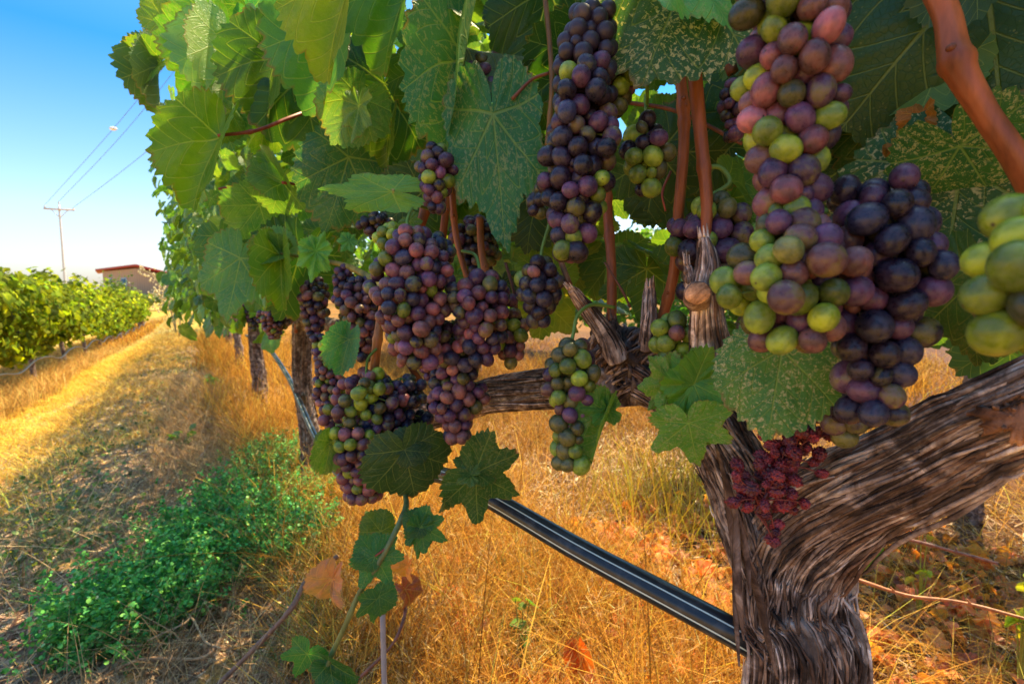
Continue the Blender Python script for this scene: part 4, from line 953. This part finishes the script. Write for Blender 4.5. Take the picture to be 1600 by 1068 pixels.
cluster((1240, -70), (1232, 342), .275, 172, 42, [(MAU, 4), (PUR, 5), (PINK, 1.5), (OLV, .8), (GRN, 1.1), (LIM, .6), (DARK, 1.2)], 'long mauve and green cluster with large berries, left of the big orange cane', 1, prof=((0, .9), (.2, 1), (.5, .95), (.62, .8), (.8, .62), (1, .50)), green_at=(-.9, .15, 1.0))
cluster((1376, 282), (1362, 650), .285, 172, 43, [(DARK, 5), (BLUE, 3), (PUR, 3), (MAU, .8), (OLV, .5)], 'dark purple cluster hanging over the thick arm of the trunk', 2, prof=((0, .8), (.15, 1), (.4, 1), (.6, .8), (.8, .68), (1, .5)))
cluster((1238, 346), (1234, 540), .272, 222, 42, [(GRN, 2.6), (LIM, 1.8), (MAU, 3.2), (PUR, 3), (PINK, 1)], 'half green half mauve cluster above the mottled leaf', 3, prof=((0, .5), (.25, .9), (.6, 1), (.85, .75), (1, .5)), ped=[(1290, 330, .285), (1262, 336, .278)], green_at=(-.5, .3, .55))
cluster((1612, 318), (1600, 535), .185, 175, 72, [(LIM, 3), (GRN, 3), (OLV, .5)], 'blurred bright green cluster cut by the right edge', 4, prof=((0, .6), (.3, .9), (.7, 1), (1, .7)))
cluster((1112, 305), (1100, 490), .49, 132, 31, [(GRN, 2.5), (OLV, 2), (MAU, 2.4), (PUR, 3), (DARK, 1.5)], 'green and purple cluster behind the two orange canes, above the pale pruned spur', 5, ped=[(1100, 262, .50), (1125, 262, .50), (1140, 285, .49)])
cluster((1052, 495), (1046, 575), .44, 80, 27, [(GRN, 5), (LIM, 1), (MAU, .5)], 'small green cluster beside the charred knob of the cordon', 6)
cluster((925, 15), (890, 400), .43, 118, 28, [(DARK, 6), (BLUE, 2.5), (PUR, 3.2), (OLV, .7), (GRN, .8)], 'long almost black cluster hanging at the top centre, left of the spotted leaf', 7, prof=((0, .55), (.2, .8), (.45, 1), (.7, .95), (.85, .7), (1, .4)))
cluster((962, 95), (965, 175), .45, 84, 28, [(OLV, 3), (MAU, 2), (PUR, 3), (GRN, 1.5)], 'short mixed cluster tucked under the spotted leaf at the top centre', 8)
cluster((1010, 185), (1010, 300), .46, 92, 27, [(GRN, 5), (OLV, 2), (DARK, 1.2), (PUR, 1)], 'loose green cluster hanging from a thin green stalk right of the almost black one', 9, ped=[(1009, 150, .50)], cover=.8)
cluster((845, 290), (838, 335), .52, 44, 24, [(DARK, 2), (OLV, 2)], 'two or three dark and olive berries at the right tip of the big green leaf', 29, cover=.8)
cluster((682, 228), (680, 328), .60, 66, 20, [(PUR, 4), (DARK, 3), (PINK, 1), (GRN, .9)], 'small purple cluster above the olive leaf stalk', 10)
cluster((642, 362), (650, 570), .55, 130, 21.5, [(PUR, 4), (PINK, 3), (BLUE, 2.4), (MAU, 3), (GRN, .7)], 'full pink and purple cluster in the middle of the photo under the curved green stalk', 11, prof=((0, .5), (.12, .85), (.4, 1), (.7, .85), (1, .5)), ped=[(668, 326, .64), (648, 322, .61), (636, 345, .57)], green_at=(-1.2, -.5, .95))
cluster((610, 352), (606, 400), .58, 52, 19, [(LIM, 4), (GRN, 3), (PINK, 1)], 'knot of lime green berries on the upper left shoulder of the full pink cluster', 30)
cluster((683, 368), (675, 440), .60, 70, 20, [(BLUE, 5), (DARK, 4)], 'blue black cluster tucked behind the shoulder of the full pink cluster', 12)
cluster((750, 430), (752, 565), .56, 108, 21.5, [(PUR, 4), (PINK, 2.4), (BLUE, 3), (MAU, 1.2), (OLV, .5)], 'rounded purple cluster hanging from a bent green stalk below the forked cane', 13, ped=[(722, 392, .64), (742, 398, .60), (749, 420, .57)])
cluster((800, 488), (798, 570), .60, 62, 19, [(GRN, 2), (OLV, 2.5), (MAU, 3), (PUR, 2)], 'small olive and mauve cluster right of the rounded purple one', 14)
cluster((708, 500), (716, 685), .60, 98, 19.5, [(MAU, 3), (PUR, 4), (BLUE, 2.5), (OLV, .8), (PINK, 2)], 'ragged purple cluster hanging in front of the cordon in the middle', 15, prof=((0, .7), (.2, 1), (.45, .75), (.7, .9), (1, .35)))
cluster((672, 520), (690, 600), .64, 80, 18, [(MAU, 3), (PUR, 4), (GRN, .6), (PINK, 2)], 'side bunch of mauve berries between the full pink cluster and the ragged purple one', 31)
cluster((845, 408), (842, 505), .52, 82, 23, [(DARK, 4), (BLUE, 6), (PUR, 1.5), (MAU, .6), (GRN, .4)], 'blue black cluster left of the weathered grey spur', 16, ped=[(860, 345, .55), (848, 385, .53)])
cluster((893, 535), (890, 728), .46, 88, 25, [(GRN, 4), (OLV, 4), (MAU, 1.6), (PUR, 1.2)], 'green cluster with a few purple berries hanging alone below the cordon', 17, prof=((0, .75), (.15, 1), (.35, .9), (.6, .62), (1, .6)), ped=[(960, 480, .50), (925, 476, .49), (903, 492, .475), (896, 520, .465)], cover=1.0)
cluster((572, 580), (566, 778), .66, 116, 17.5, [(PINK, 3), (PUR, 4), (GRN, 1.4), (MAU, 2)], 'lowest large cluster, lime and pink berries, at the lower left of the fruit', 18, prof=((0, .6), (.15, 1), (.45, .95), (.75, .8), (1, .45)), ped=[(588, 545, .69), (575, 560, .675)], green_at=(-.8, -.8, .05))
cluster((626, 590), (614, 752), .68, 104, 17, [(BLUE, 6), (DARK, 5), (PUR, 1)], 'blue black cluster half hidden behind the lowest lime and pink one', 19, prof=((0, .8), (.3, 1), (.6, .8), (1, .4)))
cluster((562, 435), (570, 560), .80, 78, 15.5, [(PUR, 4), (MAU, 3), (BLUE, 3), (OLV, .7)], 'purple cluster left of the slanting orange cane', 20)
cluster((538, 415), (530, 470), .84, 36, 13, [(PUR, 3), (DARK, 4)], 'narrow dark cluster under the brown end of the side shoot', 32)
cluster((492, 435), (490, 525), .92, 52, 13.5, [(DARK, 3), (PUR, 4), (MAU, 2), (OLV, 1)], 'small dark purple cluster below the hanging leaves at the left end of the fruit', 21)
cluster((505, 525), (528, 690), .85, 50, 13, [(PUR, 3), (MAU, 3), (GRN, 2.4), (BLUE, 1)], 'slim green and purple cluster behind the lowest large one', 22, prof=((0, .8), (.5, 1), (1, .5)))
cluster((545, 455), (545, 550), .95, 36, 12, [(GRN, 4), (OLV, 2), (MAU, 1)], 'thin green cluster in the gap between the two purple clusters at the left', 33)
cluster((428, 478), (428, 528), 1.45, 54, 8.5, [(PUR, 3), (MAU, 3), (DARK, 2), (GRN, .8)], 'tiny distant purple cluster above the hose and the slim trunk', 23)
cluster((398, 455), (396, 515), 1.7, 30, 7.5, [(PUR, 3), (DARK, 3), (OLV, 1)], 'farthest tiny cluster, at the top of the trunk standing in tan grass', 24)
cluster((745, 340), (752, 425), .78, 88, 15.5, [(DARK, 5), (PUR, 3), (OLV, 1)], 'shaded dark cluster behind the thin canes under the big green leaf', 25)
cluster((590, 335), (588, 372), .80, 70, 13, [(DARK, 4), (PUR, 2)], 'small shaded cluster of dark red berries above the lime green knot', 34)
cluster((1145, 130), (1145, 215), .50, 48, 21, [(DARK, 4), (PUR, 3)], 'shaded dark cluster behind the long mauve cluster', 26)
cluster((752, 95), (750, 175), .68, 66, 20, [(DARK, 4), (PUR, 3)], 'dark berries hidden behind the folded leaf at the top middle', 27)
cluster((1318, 610), (1318, 690), .36, 90, 34, [(DARK, 4), (PUR, 3), (OLV, 1)], 'dark berries squeezed between the dark purple cluster and the trunk fork', 28)
# shrivelled red cluster on the trunk
e = empty('shrivelled_cluster', pt(1265, 690, .385)); tag(e, 'shrivelled dry red grape cluster lying in the fork of the trunk', 'grape cluster')
rr = random.Random(4); G = Geo(); axis = [pt(1275, 680, .385), pt(1235, 715, .380), pt(1205, 760, .374), pt(1180, 800, .372)]; Q = spline(axis, 40); G.add(*tube(axis, [.0016, .0012, .001], 8, 30), (.12, .03, .03))
for k in range(92):
    q = Q[rr.randrange(2, 40)]; u = .0115*(1 + .5*rr.random()); gg = lambda q_: max(-1.5, min(1.5, rr.gauss(0, 1)))*q_; off = Rv*gg(u)+Uv*gg(u)+Fv*gg(.006); p = q+off
    o = bpy.data.objects.new('shrivelled_berry', BD); col.objects.link(o); o.parent = e; o.location = p-e.location; s = rr.uniform(.0042, .0074); o.scale = (s, s*.85, s*1.15); o.rotation_euler = (rr.uniform(0, 6), rr.uniform(0, 6), 0); k2 = rr.uniform(.5, 1.4); o.color = (.19*k2, .018*k2, .026*k2, 1)
    G.add(*tube([q, (q+p)/2+Vector((0, 0, .002)), p], [.0006, .0005], 5, 6), (.22, .04, .03))
G.build('stem', M_green, e)

# ------------------------------------------------------------------ drip hose of the near row
HP = [ox(1260, 1062, .52), pt(1170, 1002, .47), pt(1050, 936, .50), pt(900, 856, .585), pt(765, 778, .70), pt(690, 742, .82), pt(620, 745, 1.0), pt(560, 752, 1.25), pt(520, 728, 1.55), pt(492, 680, 1.9), pt(470, 632, 2.3), pt(448, 585, 2.9), pt(415, 540, 3.8), pt(385, 524, 5.5)]
hose_e = tag(empty('drip_hose', HP[2]), 'black drip hose with pale stripes running diagonally under the vines', 'hose')
G = Geo(); HR = .0132; G.add(*tube(HP, [HR], 28, 420), (1, 1, 1)); G.build('pipe', M_hose, hose_e)
# printed stripes: thin raised bands along the pipe, towards the path side
Qh = spline(HP, 420); Th, Nh, Bh = frames(Qh)
M_stripe = (lambda t: t.out(t.bsdf((.62, .68, .60), .4, .4)))(NT('hose_stripe'))
def stripe(ang, hw, name):
    V = []; D0 = (CAM - pt(960, 885, .55)).normalized()
    for i in range(420):
        T = Th[i]; sidev = (D0 - T*T.dot(D0)).normalized(); upv = T.cross(sidev); upv = upv if upv.z > 0 else -upv
        for s in (-1, 1):
            a = ang + s*hw; V.append(Qh[i] + (sidev*math.cos(a)+upv*math.sin(a))*(HR+.0003))
    b = np.arange(419)*2; F = np.stack([b, b+1, b+3, b+2], -1); V = np.array([list(v) for v in V])-np.array(hose_e.location)
    link(name, np_mesh(name, V, F, M_stripe), hose_e)
stripe(.30, .055, 'stripe'); stripe(-.62, .06, 'stripe')
# wire hook on the second trunk
G = Geo(); c = pt(457, 575, 2.35); Q = [c+Rv*math.cos(a)*.016+Uv*math.sin(a)*.014 for a in np.linspace(.6, 5.8, 14)]; G.add(*tube([pt(425, 562, 2.4), pt(445, 572, 2.35)]+Q[::-1], [.0014], 6, 60), (.03, .03, .03)); o = G.build('wire_hook', M_paint); tag(o, 'small bent wire hook beside the second slim trunk', 'wire hook')
# thin steel stake
b0 = gpt(598, 1130, 0.0); tp = pt(597, 925, .62)
G = Geo(); bx_ = Vector((tp.x, tp.y, g1(tp.x, tp.y)-.03)); G.add(*tube([bx_, (bx_+tp)/2, tp], [.0034], 12, 20), (.34, .31, .33)); G.add(*tube([tp, tp+Vector((0, 0, .004))], [.0040, .0036], 12, 5), (.25, .22, .24)); o = G.build('metal_stake', M_paint); tag(o, 'thin grey metal stake standing in the dry grass under the drooping shoot', 'stake')

# ------------------------------------------------------------------ prunings and single leaves on the ground
def twig(P, w_, c_, label, cat='twig'):
    W = [pt(*p) for p in P]; G = Geo(); rad = [w_/2*p[2]/FPX for p in P]; G.add(*tube(W, rad, 10, 60, lambda L, th, r: .12*np.sin(L*60)+.05*np.sin(th*5)), c_)
    for u in (.25, .5, .75):
        q = spline(W, 30)[int(u*29)]; G.add(*tube([q, q+Vector((random.uniform(-.01, .01), .006, .012))], [rad[0]*.8, rad[0]*.3], 6, 5), c_)
    o = G.build('fallen_cane', M_cane); tag(o, label, cat, 'prunings lying on the ground'); return o
twig([(335, 1075, 1.16), (400, 1010, 1.18), (455, 950, 1.2), (480, 905, 1.25), (528, 868, 1.3)], 8, (.25, .12, .07), 'long brown pruned cane slanting up from the bottom edge')
twig([(180, 1045, 1.3), (230, 1028, 1.33), (318, 1026, 1.32), (352, 985, 1.38)], 5, (.48, .26, .12), 'bent tan cane lying below the clover')
twig([(230, 1000, 1.38), (285, 975, 1.42), (300, 965, 1.44), (320, 1000, 1.36), (345, 1012, 1.33)], 3, (.52, .33, .17), 'thin pale stalk bent over at the foot of the clover')
twig([(1340, 905, 1.25), (1420, 930, 1.2), (1500, 940, 1.15), (1610, 968, 1.08)], 5, (.42, .15, .05), 'orange brown pruned cane behind the thick trunk')
twig([(1370, 830, 1.6), (1450, 850, 1.5), (1560, 880, 1.4)], 5, (.30, .11, .06), 'dark red pruned cane farther behind the thick trunk')
twig([(560, 1060, .95), (610, 1010, .95), (630, 970, .97), (634, 940, 1.0)], 5, (.2, .07, .04), 'curved dark red cane behind the metal stake')
def lone(b, t_, d, roll, kind, tint_, label, grp=None, w_=1.0):
    o = leaf_obj(b, t_, d, roll, kind, tint_, w_); tag(o, label, 'leaf', grp); return o
def leaf_obj(b, t_, d, roll, kind, tint_, w_):
    class Z: location = Vector((0, 0, 0))
    B = pt(*b, d); Tp = pt(*t_, d); y = Tp-B; L = y.length; y.normalize(); v = (CAM-B).normalized(); z = (v-y*v.dot(y)).normalized(); x = y.cross(z)
    z2 = z*math.cos(R_(roll))+x*math.sin(R_(roll)); x2 = y.cross(z2)
    o = bpy.data.objects.new('dead_leaf', LME[kind]); col.objects.link(o)
    M = Matrix(((x2.x*L*w_, y.x*L, z2.x*L), (x2.y*L*w_, y.y*L, z2.y*L), (x2.z*L*w_, y.z*L, z2.z*L))).to_4x4(); M.translation = B; o.matrix_world = M; o.color = (*tint_, 1); return o
lone((518, 905), (505, 975), .98, 25, 'dead', (.50, .24, .14), 'pale brown curled dead leaf caught in the grass beside the shoot', w_=.8)
lone((635, 885), (628, 920), .95, 35, 'dead', (.62, .26, .07), 'orange dead leaf behind the lower leaves of the shoot')
lone((633, 920), (655, 955), 1.0, -25, 'dead', (.28, .08, .04), 'dark red dead leaf standing in the grass beside the metal stake')
lone((905, 1010), (915, 1050), 1.2, 20, 'fold', (.36, .07, .02), 'red dead leaf on the straw under the hose')
for a in [((1375, 600), (1360, 575), 1.6), ((1455, 985), (1430, 1010), 1.1), ((1480, 960), (1520, 985), 1.15)]:
    pass

# ------------------------------------------------------------------ small plants standing alone on the path
def little_plant(px, py, h, n, label, leafk='broad', tint_=(.09, .22, .03), size=.03, stemc=(.12, .2, .05), spread=.08, name='seedling'):
    p = gpt(px, py, 0); p.z = g1(p.x, p.y); e = tag(empty(name, p), label, 'plant'); G = Geo()
    for k in range(n):
        a = random.uniform(0, 6.28); q = p+Vector((math.cos(a)*spread*random.random(), math.sin(a)*spread*random.random(), h*random.uniform(.4, 1)))
        G.add(*tube([p, (p+q)/2+Vector((0, 0, h*.1)), q], [.0022, .0012], 6, 8), stemc)
        o = bpy.data.objects.new('leaf', LME[leafk]); col.objects.link(o); o.parent = e; o.location = q-p; s = size*random.uniform(.7, 1.3); o.scale = (s, s, s); o.rotation_euler = (random.uniform(-.9, .9), random.uniform(-.9, .9), random.uniform(0, 6.28)); o.color = (*[v*random.uniform(.8, 1.2) for v in tint_], 1)
    G.build('stem', M_green, e)
little_plant(285, 705, .16, 11, 'small bright green seedling with round leaves standing on the bare path', size=.035)
little_plant(330, 610, .14, 9, 'spiky green seedling with narrow leaves near the shaded trunk', 'shut', (.08, .19, .07), .05)
little_plant(1435, 965, .28, 6, 'thin yellow green weed behind the thick trunk', 'shut', (.35, .36, .03), .022, (.4, .38, .04), .03, 'weed')
little_plant(1590, 1090, .34, 9, 'yellow green weed at the lower right corner', 'shut', (.30, .36, .04), .03, (.35, .35, .05), .03, 'weed')
little_plant(815, 1062, .22, 6, 'little green weed in the golden grass at the bottom', 'broad', (.12, .26, .03), .022, (.14, .2, .05), .03, 'weed')
# tall dry weed with pale seed clusters at the far end of the path
e = tag(empty('seeding_weed', pt(262, 520, 6.0)), 'pale dry seeding weed arching out beside the leaves at the end of the path', 'plant'); e.location.z = g1(e.location.x, e.location.y); G = Geo()
for Pp in ([(275, 520), (262, 470), (240, 432), (217, 419)], [(275, 520), (270, 480), (250, 462), (240, 455)], [(280, 525), (280, 490), (262, 475), (245, 478)]):
    W = [pt(a, b, 6.0) for a, b in Pp]; G.add(*tube(W, [.008, .005], 6, 20), (.5, .42, .2)); Q = spline(W, 40)
    for k in range(60):
        q = Q[random.randrange(12, 40)]; o_ = Vector((random.gauss(0, .03), random.gauss(0, .03), random.gauss(0, .035))); c = q+o_; s = random.uniform(.007, .014)
        G.add(*tube([c-Vector((0, 0, s)), c, c+Vector((0, 0, s))], [s*.3, s, s*.3], 6, 5), (.85, .78, .5))
G.build('seed_stalks', M_grass, e)

# ------------------------------------------------------------------ far things
fr = pt(215, 460, 62); yawb = -PSI-R_(36)
bz = 1.0; e = tag(empty('farm_building', (fr.x, fr.y, bz)), 'long brown metal farm building with a low dark red roof beyond the vines', 'building')
Bx = Vector((math.cos(yawb), math.sin(yawb), 0)); By = Vector((-math.sin(yawb), math.cos(yawb), 0))
def bl(px, py, d): p = pt(px, py, d); return p
wl, wp, wr = bl(160, 424, 64), bl(212, 419, 60), bl(300, 440, 57)
def down(p, z=.3): return Vector((p.x, p.y, z))
back = Vector((math.sin(-.1), math.cos(-.1), 0))*9
def wall_sheet(name, pts, mat_tint, mat):
    V = np.array([list(p) for p in pts]); G = Geo(); k = len(pts)//2; f = [(i, i+1, i+1+k, i+k) for i in range(k-1)]; G.add(V, np.array(f), mat_tint); return G
t = NT('metal_siding'); tc = t.n('ShaderNodeNewGeometry').outputs['Position']; wv = t.n('ShaderNodeTexWave'); wv.inputs['Scale'].default_value = 1.3; wv.inputs['Distortion'].default_value = .3; t.t.links.new(tc, wv.inputs['Vector'])
M_side = t.out(t.bsdf(t.mix(wv.outputs['Fac'], (.40, .24, .15), (.50, .32, .21)), .6, .3))
G = Geo(); top = [wl, wp, wr]; tb = [p+back for p in top]
loop_t = [wl, wp, wr, wr+back, wp+back, wl+back]
for i in range(6):
    a, b = loop_t[i], loop_t[(i+1) % 6]
    if i in (0, 1, 3, 4) or True: G.add([list(a), list(b), list(down(b)), list(down(a))], np.array([(0, 1, 2, 3)]), (1, 1, 1))
G.build('wall', M_side, e)
G = Geo(); ov = (wp-wl).normalized()*1.8; ov2 = (wr-wp).normalized()*1.5; fo = -back.normalized()*.9; Z3 = Vector((0, 0, .32))
ra, rb, rc = wl-ov+fo, wp+fo+Vector((0, 0, .1)), wr+ov2+fo; A = [ra, rb, rc]; Bk = [p+back*1.2 for p in A]
for lo, hi in ((A, Bk),):
    V = [list(p+Z3*.35) for p in A]+[list(p+Z3*.35) for p in Bk]+[list(p+Z3*1.1) for p in A]+[list(p+Z3*1.1) for p in Bk]
    F = [(0, 1, 4, 3), (1, 2, 5, 4), (6, 9, 10, 7), (7, 10, 11, 8), (0, 6, 7, 1), (1, 7, 8, 2), (3, 4, 10, 9), (4, 5, 11, 10), (0, 3, 9, 6), (2, 8, 11, 5)]
    G.add(V, np.array(F), (.36, .035, .03))
G.build('roof', M_paint, e)
for px_ in (171, 194):
    c = wl.lerp(wp, (px_-160)/52); c.z = 3.0-.75; d_ = (wp-wl).normalized(); ang = math.atan2(d_.y, d_.x); nn = Vector((d_.y, -d_.x, 0)); 
    G = Geo(); G.add(*box(c+nn*.05, (1.3, .12, 1.5), ang), (.6, .62, .62)); wn = G.build('window', M_paint, e)
    t_ = Geo(); t_.add(*box(c+nn*.13, (1.05, .03, 1.25), ang), (.10, .17, .22)); o = t_.build('pane', M_hose if False else M_paint, None); o.parent = wn; o.matrix_parent_inverse = Matrix.Translation(-wn.parent.location) @ Matrix.Identity(4)
# utility pole with its wires
ptop, d_p = pt(92, 320, 52), 52; pb = Vector((ptop.x, ptop.y, g1(ptop.x, ptop.y)-.3)); e = tag(empty('power_pole', pb), 'pale wooden power pole with a crossarm against the sky', 'power pole')
G = Geo(); G.add(*tube([pb, (pb+ptop)/2, ptop], [.12, .10, .08], 14, 20), (.62, .58, .55)); G.build('pole', M_paint, e)
ca = pt(68, 325, 51.5); cb = pt(117, 329, 52.5); G = Geo(); dd_ = cb-ca; G.add(*box((ca+cb)/2, (dd_.length, .14, .16), math.atan2(dd_.y, dd_.x)), (.55, .46, .42)); G.build('crossarm', M_paint, e)
G = Geo(); G.add(*tube([ca.lerp(cb, .22)+Vector((0, 0, -.02)), ptop+Vector((0, 0, -1.3))], [.04], 6, 4), (.6, .5, .45)); G.add(*tube([ca.lerp(cb, .78)+Vector((0, 0, -.02)), ptop+Vector((0, 0, -1.3))], [.04], 6, 4), (.6, .5, .45)); G.build('brace', M_paint, e)
ins = [ca.lerp(cb, .04), ptop+Vector((0, 0, .02)), ca.lerp(cb, .96)]
for q in ins:
    G = Geo(); G.add(*tube([q+Vector((0, 0, .05)), q+Vector((0, 0, .16)), q+Vector((0, 0, .3))], [.05, .08, .05], 10, 8), (.55, .55, .55)); G.build('insulator', M_paint, e)
WL = ['upper thin overhead wire, the one carrying a white ball', 'middle thin overhead wire rising from the pole top', 'lowest thin overhead wire, passing behind the leaves at the left']
for q, mid, far_, lb in zip(ins, [(178, 200, 30), (195, 206, 30), (205, 256, 30)], [(395, -70, 15), (420, -80, 15), (520, -5, 15)], WL):
    Pw = [q+Vector((0, 0, .3)), pt(*mid), pt(*far_)]; G = Geo(); G.add(*tube(Pw, [.020, .015, .008], 6, 60), (.10, .16, .22)); o = G.build('power_line', M_paint); tag(o, lb, 'wire', 'wires on the power pole')
c = pt(177, 201, 30.1); G = Geo(); G.add(*tube([c+Vector((-.2, 0, 0)), c+Vector((-.14, 0, 0)), c, c+Vector((.14, 0, 0)), c+Vector((.2, 0, 0))], [.02, .08, .12, .08, .02], 14, 20), (.8, .8, .8)); o = G.build('wire_marker', M_paint); tag(o, 'small white marker ball on the upper overhead wire', 'wire marker')
# low green vineyard row crossing at the end of the path
yy = 46; m = 3000; x = rng.uniform(-12, 14, m); P = np.stack([x, yy+rng.normal(0, .4, m), gz(x, np.full(m, yy))+.45+rng.uniform(0, .75, m)], -1)
e = tag(scatter_leaves('distant_vine_row', FAR, P, rng.normal(0, 1, (m, 3))+np.array([0, -.6, .5]), rng.normal(0, 1, (m, 3)), rng.uniform(.10, .2, m), leaf_tints(m, (.10, .16, .03)), M_foliage, None), 'low green hedge like vine row crossing beyond the end of the path', 'vine row', kind='stuff')
m = 500; c = pt(182, 450, 56); P = np.stack([c.x+rng.normal(0, .7, m), c.y+rng.normal(0, .7, m), 1+np.abs(rng.normal(0, .8, m))], -1)
o = scatter_leaves('shrub', FAR, P, rng.normal(0, 1, (m, 3)), rng.normal(0, 1, (m, 3)), rng.uniform(.10, .2, m), leaf_tints(m, (.06, .12, .03)), M_foliage, None); tag(o, 'round green shrub in front of the farm building windows', 'shrub')
print('objects', len(bpy.data.objects), 'tris', sum(len(o.data.polygons) for o in bpy.data.objects if o.type == 'MESH'))
